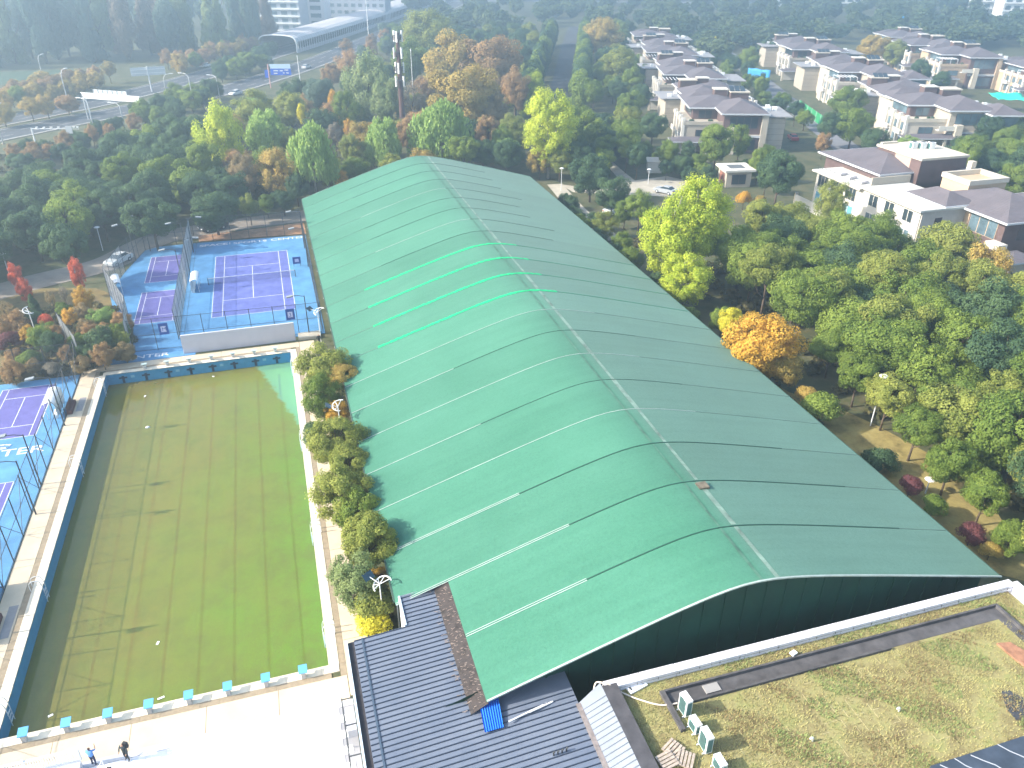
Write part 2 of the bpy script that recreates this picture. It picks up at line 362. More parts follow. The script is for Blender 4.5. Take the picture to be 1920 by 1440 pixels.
# coping and deck
M_COPE = mat('cream_coping', (.68,.60,.47), .75, .25, var=.1, scale=1.5, bump=.08)
M_DECK = mat('sand_deck', (.60,.50,.37), .8, .2, var=.12, scale=.6, bump=.08, col2=(.52,.43,.31))
M_GUT = mat('gutter_grate', (.30,.24,.165), .85, .2, var=.15, scale=3)
deck = tag(empty('pool_deck', (0,0,0)), kind='structure')
cx = MB().box(-.62,.62,-.36,.36,-.1,.012).mesh('coping_slab', M_COPE)
for k in range(40):
    y = .625+1.25*k
    for x in (-.36, 21.36): inst('coping_slab', cx, deck, (x,y,random.uniform(-.004,.004)), (0,0,math.pi/2))
for k in range(18):
    x = .105+.62-.14+1.2235*k-.3
    for y in (-.36, 50.36):
        inst('coping_slab', cx, deck, (x,y,random.uniform(-.004,.004)), scale=(.98,1,1))
gr = MB().box(-.22,.22,-.62,.62,-.1,-.012)
gm = gr.mesh('drain_grate', M_GUT)
for k in range(42):
    y = -.65+1.25*k
    for x in (-.96, 21.96): inst('drain_grate', gm, deck, (x,y,0))
for k in range(17):
    for y in (-.96, 50.96): inst('drain_grate', gm, deck, (.5+1.25*k,y,0), (0,0,math.pi/2))
for k in range(11):
    y0, y1 = -3.0+5.05*k, -3.0+5.05*(k+1)-.03
    MB().box(-2.75,-1.20,y0,y1,-.1,0).build('deck_slab', M_DECK, deck)
    MB().box(22.2,24.0,y0,y1,-.1,0).build('deck_slab', M_DECK, deck)
for k in range(5):
    x0, x1 = -1.17+4.67*k, -1.17+4.67*(k+1)-.03
    MB().box(x0,x1,51.2,52.5,-.1,0.002).build('deck_slab', M_DECK, deck)
    MB().box(x0,x1,-3.3,-1.2,-.1,0.002).build('deck_slab', M_DECK, deck)
MB().box(-9,-1.2,-3.3,-3.04,-.1,.001).build('deck_slab', M_DECK, deck)
# white terrace in the foreground
M_WT = mat('white_terrace_tile', (.74,.73,.75), .6, .3, var=.04, scale=2)
terr = tag(empty('terrace', (0,0,0)), kind='structure')
MB().box(-12,22.3,-3.8,-3.34,-.1,.05).build('step', mat('grey_step', (.5,.5,.53), .8, var=.15, scale=2), terr)
MB().box(-14,22.3,-24,-3.8,-.1,.0).build('tile_bed', mat('tile_joint', (.28,.28,.3), .9), terr)
tt = MB().box(-.595,.595,-.295,.295,0,.03).mesh('paving_tile', M_WT)
for r in range(13):
    for c in range(16):
        x = 6.3+1.2*c + (.6 if r%2 else 0); y = -4.12-.6*r
        if x < 21.9 and x > 6: inst('paving_tile', tt, terr, (x,y,random.uniform(0,.004)))
MB().box(-14,5.6,-24,-3.5,.0,.55).build('raised_floor', M_WT, terr)

# ================================================================ courts
M_BLUE = mat('court_blue', (.092,.245,.44), .8, .2, var=.22, scale=.35, bump=.05, bscale=30)
M_PURP = mat('court_purple', (.115,.14,.375), .8, .2, var=.22, scale=.6)
M_PURPM = mat('court_violet', (.12,.115,.31), .8, .2, var=.12, scale=.6)
M_LN = mat('court_line', (.62,.64,.68), .7, var=.15, scale=2)
def court_lines(root, x0, y0, w_, L, s_, sv, lw, M, z=.014):
    def ln(a,b,c,d): MB().box(min(a,c)-lw/2,max(a,c)+lw/2,min(b,d)-lw/2,max(b,d)+lw/2,z-.006,z).build('painted_line', M_LN, root)
    x1, y1 = x0+w_, y0+L; cy = y0+L/2; cxx = x0+w_/2
    MB().box(x0,x1,y0,y1,-.02,.007).build('playing_area', M, root)
    for x in (x0,x1,x0+s_,x1-s_): ln(x,y0,x,y1)
    for y in (y0,y1): ln(x0,y+.0,x1,y)
    for y in (cy-sv,cy+sv): ln(x0+s_,y,x1-s_,y)
    ln(cxx,cy-sv,cxx,cy+sv)
tc_ = tag(empty('tennis_court', (11.4,63.1,0)), 'full-size purple tennis court on blue surround beside the hall', 'tennis court')
MB().prism([(-3.2,-8.9),(14.2,-8.9),(14.4,30.4),(-3.2,31.4)], -.05, .001).build('surround', M_BLUE, tc_)
court_lines(tc_, 0, 0, 10.97, 23.77, 1.37, 6.4, .085, M_PURP)
flat_text('lettering', 'SPACE', 1.35, M_LN, tc_, (-2.7,29.2,.012), xs=1.15, bold=.045)
MB().box(2.0,2.12,29.2,30.2,.004,.012).build('lettering', M_LN, tc_)
flat_text('lettering', 'SPORTS', 1.3, M_LN, tc_, (2.6,29.1,.012), xs=1.2, bold=.02)
flat_text('lettering', 'CENTER', 1.3, M_LN, tc_, (8.6,29.1,.012), xs=1.2, bold=.02)
nt_ = tag(empty('tennis_net', (11.4+5.48,63.1+11.885,0)), 'low dark net across the large purple tennis court', 'net')
for sx in (-1,1): MB().tube([(sx*6.2,0,0),(sx*6.2,0,1.1)], .05).build('post', M_DARKSTEEL, nt_)
MB().quad((-6.2,0,.05),(6.2,0,.05),(6.2,0,1.0),(-6.2,0,1.0)).build('mesh', net_mat('net_mesh', (.03,.035,.05), .28), nt_)
MB().box(-6.2,6.2,-.03,.03,.98,1.06).build('headband', M_LN, nt_)
mc = [tag(empty('practice_court', (1.6,78.4,0)), 'small violet practice court, the farther of two behind the mesh fence', 'tennis court', 'small practice courts'),
      tag(empty('practice_court', (1.6,63.7,0)), 'small violet practice court, the nearer of two behind the mesh fence', 'tennis court', 'small practice courts')]
for r_ in mc: court_lines(r_, 0, 0, 5.48, 11.0, .68, 3.2, .07, M_PURPM)
MB().prism([(.9,-9.2),(6.5,-9.2),(6.5,16.2-.01),(.5,15.9),(-1.6,14.5),(-3.6,4),(-4.3,-2.8),(-.1,-2.8)][:0] or [(.9,54.4-63.7),(6.55,54.4-63.7),(6.55,30.8),(.6,30.6),(-1.3,29.3),(-3.6,18.5),(-4.3,11.5),(-3.2,6.0),(0,0)], -.05, .0).build('surround', M_BLUE, mc[1])
flat_text('lettering', 'CENTER', 1.25, M_LN, mc[1], (-1.6+.9,53.0-63.7+.35,.004), xs=1.25, bold=.02)
MB().prism([(-3.5,52.6-63.7),(8.2,52.6-63.7),(8.2,54.4-63.7-.01),(-1.6,54.4-63.7-.01)], -.05, -.004).build('apron', M_BLUE, mc[1])
lc = [tag(empty('practice_court', (-10.6,38.4,0)), 'small violet practice court left of the pool, above the white lettering', 'tennis court', 'small practice courts'),
      tag(empty('practice_court', (-10.9,19.2,0)), 'small violet practice court at the left photo edge, below the lettering', 'tennis court', 'small practice courts')]
for r_ in lc: court_lines(r_, 0, 0, 5.48, 11.0, .68, 3.2, .07, M_PURPM)
MB().prism([(-20,-42.5),(7.75,-42.5),(7.75,12.6),(-3,12.5),(-20,12.2)], -.05, .001).build('surround', M_BLUE, lc[0])
flat_text('lettering', 'CENTER', 1.75, M_LN, lc[0], (-1.9,35.0-38.4,.012), xs=1.35, bold=.015)
lg = MB()
for k in range(0):
    a0, a1 = 2*math.pi*k/24, 2*math.pi*(k+1)/24
    lg.tube([(2.2+1.7*math.cos(a0),-2.2+.9*math.sin(a0),.006),(2.2+1.7*math.cos(a1),-2.2+.9*math.sin(a1),.006)], .07, 4)
for p_, q_ in (((-.6,-1.5),(2.6,-1.15)),((2.6,-1.15),(3.5,-1.35)),((3.5,-1.35),(3.2,-1.9)),((3.2,-1.9),(1.9,-2.25)),((1.9,-2.25),(-.6,-1.5)),((1.9,-2.2),(2.9,-1.25)),((2.2,-1.75),(3.1,-1.75))): lg.tube([(*p_,.006),(*q_,.006)], .07, 4)
lg.build('emblem', M_LN, lc[0])

# fences round the courts
M_NET = net_mat('fence_mesh', (.30,.31,.31), .30)
M_NETD = net_mat('fence_mesh_thin', (.10,.12,.13), .13)
def fence(name, pts, h, step, label, M=M_NET, braces=False, pr=.04, group='court fences', wires=False):
    r = tag(empty(name, (*pts[0],0)), label, 'fence', group); o = Vector((*pts[0],0))
    for a, b_ in zip(pts[:-1], pts[1:]):
        a, b_ = Vector((*a,0))-o, Vector((*b_,0))-o; L = (b_-a).length; k = max(1,round(L/step))
        if wires:
            wm = MB(); nv = int(L/.16)
            for i in range(nv+1): p = a.lerp(b_, i/nv); wm.tube([p+Vector((0,0,.05)), p+Vector((0,0,h))], .011, 3, False)
            for i in range(int(h/.16)): wm.tube([a+Vector((0,0,.1+.16*i)), b_+Vector((0,0,.1+.16*i))], .011, 3, False)
            tag(wm.build('wire_mesh', mat('galvanised_wire', (.42,.41,.40), .5, .4), r), kind='stuff')
        else: MB().quad(a+Vector((0,0,.05)), b_+Vector((0,0,.05)), b_+Vector((0,0,h)), a+Vector((0,0,h))).build('mesh', M, r)
        for i in range(k+1):
            p = a.lerp(b_, i/k)
            if i or a.length < .01: MB().tube([p, p+Vector((0,0,h+.08))], pr, 6).build('post', M_DARKSTEEL, r)
            if braces and i < k:
                q = a.lerp(b_, (i+1)/k); MB().tube([p+Vector((0,0,h*(.05 if i%2 else .95))), q+Vector((0,0,h*(.95 if i%2 else .05)))], .025, 5).build('brace', M_DARKSTEEL, r)
        for zz in (.08, h*.5, h): MB().tube([a+Vector((0,0,zz)), b_+Vector((0,0,zz))], .028, 5).build('rail', M_DARKSTEEL, r)
    return r
fence('mesh_fence', [(7.6,57.5),(7.6,94.6)], 4.2, 3.1, 'grey mesh fence dividing the large court from the small courts', wires=True)
fence('mesh_fence', [(2.3,54.6),(1.3,63.6),(-2.8,75.5),(-1.6,84)], 4.2, 2.2, 'grey mesh fence between the autumn garden and the small courts', wires=True)
fence('mesh_fence', [(-1.6,84),(.4,93.1),(2.2,94.7),(25.3,93.9)], 4.2, 3.0, 'thin mesh fence along the lane behind the courts', M_NETD)
fence('mesh_fence', [(2.5,55.3),(25.2,54.6)], 4.2, 2.7, 'dark posted mesh fence behind the white practice wall', M_NETD)
fence('mesh_fence', [(25.35,54.6),(25.35,93.8)], 4.2, 3.2, 'mesh fence running beside the hall wall by the large court', M_NETD)
fence('mesh_fence', [(-2.85,51.6),(-2.85,-2)], 4.0, 3.35, 'dark braced mesh fence between pool deck and left courts', M_NETD, braces=True, pr=.05)
fence('mesh_fence', [(-18,51.4),(-3.1,51.2)], 4.0, 3.0, 'mesh fence at the far end of the left courts', M_NETD)
fence('mesh_fence', [(-2.85,53.0),(-6.2,61)], 4.0, 2.6, 'short grey mesh fence corner beside the garden trees', wires=True)
# practice wall
pw = tag(MB().box(8.45,21.85,53.15,53.4,-.06,2.45).build('practice_wall', mat('lavender_render', (.50,.49,.54), .8, var=.05, scale=.6), bevel=.03), 'plain pale practice wall at the end of the large tennis court', 'wall')
pl_ = MB().box(22.2,24.9,53.0,54.6,-.06,.3); tag(pl_.build('steps', M_CONC, bevel=.02), 'low concrete steps right of the white practice wall', 'steps')
# court signs hung on the near fence
M_SBLUE = mat('sign_blue', (.03,.08,.30), .5)
for (x,t_,lab) in ((6.6,'M','blue court sign with white mark left of practice wall'),(21.6,'3','blue court sign with white mark above right end of practice wall')):
    s_ = tag(empty('court_sign', (x,54.45,0)), lab, 'sign', 'court signs')
    MB().box(-.55,.55,-.03,.03,2.3,3.8).build('board', M_SBLUE, s_)
    MB().box(-.3,.3,-.045,-.032,2.65,3.4).build('plate', mat('sign_plate', (.55,.55,.75), .5), s_)
    tx = flat_text('lettering', t_, .7, M_SBLUE, s_, (-.2,-.05,2.78)); tx.rotation_euler = (math.pi/2,0,0)
s_ = tag(empty('court_sign', (23.6,79.2,0)), 'small blue notice board standing right of the large court net', 'sign', 'court signs')
MB().box(-.6,.6,-.04,.04,.4,1.5).build('board', M_SBLUE, s_); MB().box(-.3,.3,-.055,-.042,.7,1.2).build('plate', mat('sign_plate', (.55,.55,.75), .5), s_)
for sx in (-.5,.5): MB().box(sx-.03,sx+.03,-.03,.03,0,.4).build('leg', M_DARKSTEEL, s_)
# players' shelters with curved white canopies
def shelter(loc, rz, label):
    r = tag(empty('player_shelter', (*loc,0), rz), label, 'shelter', 'white player shelters')
    c = MB(); N = 10; L = 3.6
    prof = [(-.55,.15)]+[(-.55+1.1*(k/N), 1.65+.4*math.sin(math.pi*(.12+.7*k/N))) for k in range(N+1)]
    for (a, b_) in zip(prof[:-1], prof[1:]): c.quad((a[0],-L/2,a[1]),(b_[0],-L/2,b_[1]),(b_[0],L/2,b_[1]),(a[0],L/2,a[1]))
    o = c.build('canopy', M_WHITE, r); sd = o.modifiers.new('s','SOLIDIFY'); sd.thickness = .05
    MB().box(-.45,-.05,-L/2+.15,L/2-.15,.42,.48).build('bench', M_WHITE, r)
    for y in (-L/2+.1, 0, L/2-.1):
        MB().box(.46,.52,y-.04,y+.04,0,1.75).build('post', M_STEEL, r); MB().box(-.45,-.1,y-.04,y+.04,0,.42).build('bench_leg', M_STEEL, r)
    return r
shelter((9.0,74.3), 0, 'white curved shelter beside the mesh fence at the large court')
shelter((-1.7,76.3), rad(12), 'white curved shelter at the left edge of the small courts')
shelter((-4.0,43.0), math.pi, 'white curved shelter by the farther left practice court')
shelter((-4.0,13.5), math.pi, 'white curved shelter at the left photo edge beside the deck')
# floodlights
def flood(loc, rz, h, label, arm=1.5):
    r = tag(empty('floodlight', (*loc,0), rz), label, 'floodlight', 'court floodlights')
    MB().tube([(0,0,0),(0,0,h)], [.075,.055], 8).build('pole', M_DARKSTEEL, r)
    MB().tube([(0,0,h-.1),(arm*.5,0,h+.1),(arm,0,h+.12)], .04, 6).build('arm', M_DARKSTEEL, r)
    MB().rbox((arm+.25,0,h+.1), (.85,.5,.14), ry=rad(8)).build('lamp_head', mat('lamp_grey', (.22,.24,.25), .5), r)
    return r
P = math.pi
flood((25.2,87), P, 6.2, 'dark court floodlight on the hall side, farthest')
flood((25.2,78.5), P, 6.2, 'dark court floodlight on the hall side, middle')
flood((7.3,86), P, 6.2, 'dark floodlight over the farther small practice court')
flood((7.3,74), P, 6.2, 'dark floodlight reaching left between the two small courts')
flood((7.9,80), 0, 5.6, 'floodlight on the dividing fence leaning to the large court')
flood((7.9,90), 0, 5.6, 'floodlight at the far end of the dividing fence')
flood((-.6,88.5), rad(200), 6.0, 'pale floodlight above the parked white car')
flood((1.2,92.5), rad(200), 6.0, 'pale floodlight near the far corner of the small courts')
flood((-2.6,39.5), P, 5.8, 'dark floodlight pole on the deck beside the farther left court')
flood((-2.4,24.3), P, 5.8, 'dark floodlight pole on the deck at mid pool')
flood((-2.9,29.0), P, 5.6, 'dark floodlight with lamp head over the CENTER lettering')
flood((-2.9,9.8), P, 5.6, 'dark floodlight at the left photo edge low on the deck')
flood((23.6,54.4), P, 5.4, 'dark floodlight pole at the right end of the practice wall')
# ================================================================ the hall with the green roof
XC, ZR = 47.15, 10.3
def roof_z(x):
    d = abs(x-XC); return ZR - (.335 if x < XC else .283)*(math.sqrt(d*d+9)-3)
def proud(x): return roof_z(x)
M_ROOF = mat('green_roof_net', (.045,.27,.155), .55, .35, bump=.25, bscale=14)
n, l, b = nodes_of(M_ROOF)
geo = n.new('ShaderNodeNewGeometry')
def nz(sc, det, rough=.6):
    q = n.new('ShaderNodeTexNoise'); q.inputs['Scale'].default_value = sc; q.inputs['Detail'].default_value = det; q.inputs['Roughness'].default_value = rough
    l.new(geo.outputs['Position'], q.inputs['Vector']); return q.outputs['Fac']
def ramp(src, stops):
    r = n.new('ShaderNodeValToRGB'); e = r.color_ramp.elements
    while len(e) < len(stops): e.new(.5)
    for k,(p,c) in enumerate(stops): e[k].position = p; e[k].color = (*c,1)
    l.new(src, r.inputs[0]); return r.outputs[0]
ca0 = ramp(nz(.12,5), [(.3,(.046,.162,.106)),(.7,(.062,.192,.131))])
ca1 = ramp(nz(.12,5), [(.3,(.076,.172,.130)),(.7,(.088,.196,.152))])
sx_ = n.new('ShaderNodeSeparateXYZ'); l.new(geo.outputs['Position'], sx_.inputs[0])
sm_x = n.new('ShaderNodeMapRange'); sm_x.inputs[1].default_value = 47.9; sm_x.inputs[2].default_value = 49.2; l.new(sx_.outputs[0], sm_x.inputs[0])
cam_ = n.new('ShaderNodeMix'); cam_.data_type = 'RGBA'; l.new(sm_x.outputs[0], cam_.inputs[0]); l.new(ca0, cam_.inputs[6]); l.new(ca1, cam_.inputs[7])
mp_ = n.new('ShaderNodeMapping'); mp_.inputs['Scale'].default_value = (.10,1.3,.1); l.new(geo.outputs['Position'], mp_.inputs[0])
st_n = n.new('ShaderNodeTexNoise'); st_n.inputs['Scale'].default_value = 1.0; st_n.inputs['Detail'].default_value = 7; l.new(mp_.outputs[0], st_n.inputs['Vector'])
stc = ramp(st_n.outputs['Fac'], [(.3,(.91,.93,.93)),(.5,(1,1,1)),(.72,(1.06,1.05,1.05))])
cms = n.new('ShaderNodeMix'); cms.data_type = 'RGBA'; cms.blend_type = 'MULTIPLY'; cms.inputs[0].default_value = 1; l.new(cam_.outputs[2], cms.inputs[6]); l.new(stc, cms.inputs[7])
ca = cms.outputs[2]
cb = ramp(nz(4.5,9,.9), [(.30,(.50,.58,.54)),(.45,(.90,.93,.92)),(.58,(1.06,1.05,1.05)),(.72,(1.4,1.3,1.3))])
mm = n.new('ShaderNodeMix'); mm.data_type = 'RGBA'; mm.blend_type = 'MULTIPLY'; mm.inputs[0].default_value = 1
oi_ = n.new('ShaderNodeObjectInfo'); mr_ = n.new('ShaderNodeMapRange'); mr_.inputs[3].default_value = .90; mr_.inputs[4].default_value = 1.08
l.new(oi_.outputs['Random'], mr_.inputs[0]); bm__ = n.new('ShaderNodeMix'); bm__.data_type = 'RGBA'; bm__.blend_type = 'MULTIPLY'; bm__.inputs[0].default_value = 1
l.new(cb, bm__.inputs[6]); l.new(mr_.outputs[0], bm__.inputs[7]); cb = bm__.outputs[2]
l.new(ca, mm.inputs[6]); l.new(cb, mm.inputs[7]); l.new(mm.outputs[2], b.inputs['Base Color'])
b.inputs['Sheen Weight'].default_value = .11; b.inputs['Specular IOR Level'].default_value = .15; b.inputs['Roughness'].default_value = .75; b.inputs['Sheen Roughness'].default_value = .5; b.inputs['Sheen Tint'].default_value = (.8,.9,.85,1)
Y0, Y1, NB = -10.3, 100.5, 21; DY = (Y1-Y0)/NB
hall = tag(empty('sports_hall', (XC,Y0,0)), 'long sports hall with a rounded green netted roof', 'hall')
def to_l(p): return (p[0]-XC, p[1]-Y0, p[2])
def bay(x0, x1, nseg=44, ny=5):
    mb = MB(); xs = [x0+(x1-x0)*k/nseg for k in range(nseg+1)]
    for j in range(ny+1):
        sag = -.012*math.sin(math.pi*j/ny)
        for x in xs: mb.v.append((x-XC, DY*j/ny, proud(x)+sag))
    mb.f = [(j*(nseg+1)+k, j*(nseg+1)+k+1, (j+1)*(nseg+1)+k+1, (j+1)*(nseg+1)+k) for j in range(ny) for k in range(nseg)]
    return mb.mesh('roof_panel', M_ROOF, True)
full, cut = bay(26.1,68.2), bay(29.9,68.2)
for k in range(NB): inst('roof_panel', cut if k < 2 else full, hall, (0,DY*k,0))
M_RW = mat('rib_white', (.34,.40,.37), .6, var=.15, scale=1); M_RD = mat('rib_dark', (.012,.06,.04), .6); M_RP = mat('rib_pale', (.13,.21,.17), .6, var=.2, scale=1)
M_RG = mat('bright_green_strip', (.003,.48,.17), .6, var=.25, scale=3)
def rib(y, x0, x1, M, w_=.028, h=.05):
    xs = np.linspace(x0, x1, max(3,int((x1-x0)/1.0)))
    MB().sweep([to_l((x,y,proud(x)-.02)) for x in xs], [(-w_,0),(w_,0),(w_,h),(-w_,h)]).build('rib', M, hall)
for k in range(0, NB+1):
    y = Y0+DY*k; xl = 29.95 if k < 2 else 26.15
    if k == 0: rib(y, 29.95, 68.2, M_RW, .06, .10)
    elif k in (1,2,3): 
        xm = (38.2,38.9,36.8)[k-1]; xr = (63.4,62.5,60)[k-1]
        rib(y-.08, xl, xm, M_RW, .026, .05); rib(y+.09, xl, xm, M_RW, .026, .05); rib(y, xm, xr, M_RD, .05); rib(y, xr, 68.1, M_RP)
    elif k in (4,6,8): xr = (54.5,54,53.5)[(k-4)//2]; rib(y, xl, xr, M_RW); rib(y, xr, 68.1, M_RP, .03)
    elif k in (5,7): rib(y, xl, 36.5, M_RW); rib(y, 36.5, 56, M_RD); rib(y, 56, 68.1, M_RP, .03)
    elif k in (9,10,11,12):
        rib(y, xl, 28.6+.2*k, M_RP, .03)
        xs = np.linspace(28.6+.2*k, 51, 90); sg = MB()
        for a_, b_ in zip(xs[:-1], xs[1:]):
            e = [random.uniform(.10,.25) for _ in range(2)]
            sg.quad(to_l((a_,y-e[0],proud(a_)+.035)), to_l((b_,y-e[0],proud(b_)+.035)), to_l((b_,y+e[1],proud(b_)+.055)), to_l((a_,y+e[1],proud(a_)+.055)))
        sg.build('green_strip', M_RG, hall)
        rib(y, 51, 68, mat('rib_green', (.02,.20,.11), .6), .06)
    elif k in (14,17): rib(y, xl, 34, M_RP, .03); rib(y, 34, 47.5, M_RW, .04); rib(y, 47.5, 60, M_RD, .045)
    elif k == NB: rib(y, xl, 68.2, M_RP, .1)
    else: rib(y, 34, 58, M_RD, .045); rib(y, xl, 34, M_RP, .025)
# worn pale strip beside the ridge
M_WORN = mat('worn_ridge_tape', (.17,.25,.20), .7, var=.5, scale=.8)
for k in range(NB):
    for x, w_, M_ in ((48.9,.17,M_WORN),(47.75,.09,mat('worn_ridge_tape_thin', (.065,.15,.105), .7, var=.4, scale=.9))):
        a_ = Y0+DY*k+random.uniform(.0,.15); b_ = Y0+DY*(k+1)-random.uniform(.0,.15); ww = w_*random.uniform(.7,1.3)
        MB().quad(to_l((x-ww,a_,proud(x-ww)+.012)), to_l((x+ww,a_,proud(x+ww)+.012)), to_l((x+ww,b_,proud(x+ww)+.012)), to_l((x-ww,b_,proud(x-ww)+.012))).build('ridge_tape', M_, hall)
pt = at(1318,913,10.1)
MB().box(pt[0]-XC-.45,pt[0]-XC+.35,pt[1]-Y0-.35,pt[1]-Y0+.4,9.9,10.28).build('roof_hatch', mat('hatch_brown', (.13,.11,.08), .8, var=.4, scale=3), hall)
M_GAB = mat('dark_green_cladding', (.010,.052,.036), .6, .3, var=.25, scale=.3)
def gable(y, x0, x1, rev):
    xs = np.linspace(x0,x1,40); mb = MB()
    mb.v = [to_l((x,y,0)) for x in xs]+[to_l((x,y,proud(x)-.05)) for x in xs]
    mb.f = [(k,k+1,41+k-0,40+k) for k in range(39)]; return mb
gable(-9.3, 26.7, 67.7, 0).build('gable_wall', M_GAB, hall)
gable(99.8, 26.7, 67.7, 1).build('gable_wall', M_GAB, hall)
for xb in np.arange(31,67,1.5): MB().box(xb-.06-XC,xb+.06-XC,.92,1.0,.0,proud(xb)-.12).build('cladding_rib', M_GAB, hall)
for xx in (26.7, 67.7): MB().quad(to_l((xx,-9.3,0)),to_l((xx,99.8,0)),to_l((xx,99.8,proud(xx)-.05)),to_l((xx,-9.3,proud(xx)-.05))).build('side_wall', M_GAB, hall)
for yy in np.arange(2, 100, 5.28): MB().tube([to_l((26.4,yy,0)), to_l((26.4,yy,4.1))], .06, 6).build('downpipe', M_STEEL, hall)
MB().box(26.0-XC,26.12-XC,10.9,110.7,4.02,4.2).build('gutter', mat('gutter_green', (.05,.09,.07), .7), hall)
MB().box(68.18-XC,68.32-XC,0,110.7,4.9,5.1).build('gutter', mat('gutter_green', (.05,.09,.07), .7), hall)

# ================================================================ annex with dark ribbed metal roof
def ann_z(x): return 4.2+.078*(x-22.5)
M_ANX = mat('slate_metal', (.11,.135,.185), .5, .4, var=.14, scale=.5, col2=(.145,.168,.215))
M_ANXL = mat('slate_metal_light', (.20,.225,.265), .45, .4, var=.08, scale=.6)
M_FASC = mat('pale_blue_fascia', (.52,.62,.70), .5)
anx = tag(empty('annex', (22.5,-2.2,0)), 'low annex with dark slate-blue ribbed metal roof beside the hall', 'building')
def al(x,y,dz=0): return (x-22.5, y+2.2, ann_z(x)+dz)
rf = MB().quad(al(22.9,-30),al(35.2,-30),al(35.2,-2.2),al(22.9,-2.2)).add([al(26.4,-2.2),al(29.2,-2.2),al(29.2,.55),al(26.4,.55)],[(0,1,2,3)]).build('roof', M_ANX, anx)
sm = MB()
for k in range(78):
    y = .4-.385*k; x0 = 26.42 if y > -2.2 else 22.92; x1 = 29.0 if y > -10.4 else 35.15
    h = .07
    for a_, b_ in ((0,0),): sm.add([al(x0,y-.035,.0),al(x1,y-.035,.0),al(x1,y+.035,.0),al(x0,y+.035,.0),al(x0,y-.02,h),al(x1,y-.02,h),al(x1,y+.02,h),al(x0,y+.02,h)],
            [(4,5,6,7),(0,1,5,4),(1,2,6,5),(2,3,7,6),(3,0,4,7)])
tag(sm.build('seams', mat('slate_metal_seam', (.035,.05,.08), .5, .4), rf), kind='stuff')
MB().box(-.02,.42,-27.8,0,3.9,4.06).build('gutter', mat('gutter_dark', (.05,.045,.05), .8, var=.3, scale=2), anx)
MB().box(-.16,-.02,-27.8,.02,3.75,4.24).build('fascia', M_FASC, anx)
MB().box(.9,1.02,-27.8,-.03,4.285,4.34).build('conduit', mat('conduit_blue', (.06,.09,.13), .6), anx)  # dark raised strip standing in for the shadow line along the eave
MB().box(3.86,3.99,.02,2.8,4.2,4.62).build('fascia', M_FASC, anx)
MB().quad(al(26.4,.56,-.05),al(29.6,.56,-.05),al(29.6,.56,.12),al(26.4,.56,.12)).build('edge_trim', M_WHITE, anx)
wl = MB().quad((.0,-27.8,-.05),(0,0,-.05),(0,0,3.9),(0,-27.8,3.9)).quad((0,0,-.05),(3.9,0,-.05),(3.9,0,4.4),(0,0,4.1)).quad((3.9,0,-.05),(3.9,2.7,-.05),(3.9,2.7,4.4),(3.9,0,4.4))
wl.build('wall', mat('annex_render', (.55,.55,.56), .8, var=.08), anx)
fl = MB().quad(al(28.9,.4,.09),(29.98-22.5,.4+2.2,5.40),(29.98-22.5,-10.4+2.2,5.40),al(28.9,-10.4,.09))
fl.build('valley_flashing', multi_mat('leaf_littered_flashing', [(.35,(.022,.02,.02)),(.52,(.06,.05,.048)),(.62,(.03,.028,.03)),(.75,(.2,.17,.15))], 1.6), anx)
lit = MB()
for _ in range(240):
    t = random.random(); x = 28.5+1.45*random.random()**.8; y = .3-10.6*t; z = max(ann_z(x)+.09, ann_z(28.9)+.09+(x-28.9)*(5.40-ann_z(28.9)-.09)/1.08)+.012
    s_ = random.uniform(.03,.14); a_ = random.uniform(-.6,.6)
    lit.rbox((x-22.5,y+2.2,z), (s_*2,s_*.35,.012), rz=a_)
tag(lit.build('leaf_litter', mat('dry_litter', (.25,.2,.17), .9, var=.5, scale=4), anx), kind='stuff')
# steep side strip rising to the terrace, its sunlit tone put into the colour
st_ = MB().quad(al(35.2,-30),(36.7-22.5,-27.8,6.0),(36.7-22.5,-9.15,6.0),al(35.2,-11.75)); st_.quad(al(35.2,-11.75),(36.7-22.5,-9.15,6.0),(36.7-22.5,-9.15,4.5),(35.2-22.5,-9.55,4.5))
st_.build('side_strip', M_ANXL, anx)
rr = MB()
for k in range(50):
    y = -12.3-.36*k
    a_, b_ = Vector(al(35.24,y,.01)), Vector((36.66-22.5,y+.0+2.2,6.0))
    rr.add([a_+Vector((0,-.03,0)),b_+Vector((0,-.03,0)),b_+Vector((0,.03,0)),a_+Vector((0,.03,0)),a_+Vector((-.02,0,.05)),b_+Vector((-.02,0,.05))],[(0,1,5,4),(2,3,4,5),(0,4,3),(1,2,5)])
tag(rr.build('strip_ribs', M_ANXL, anx), kind='stuff')
MB().rbox((35.15-22.5,-18.6,ann_z(35.1)+.05),(.3,18,.05)).build('valley_tape', mat('tape_brown', (.22,.19,.18), .9, var=.3, scale=3), anx)
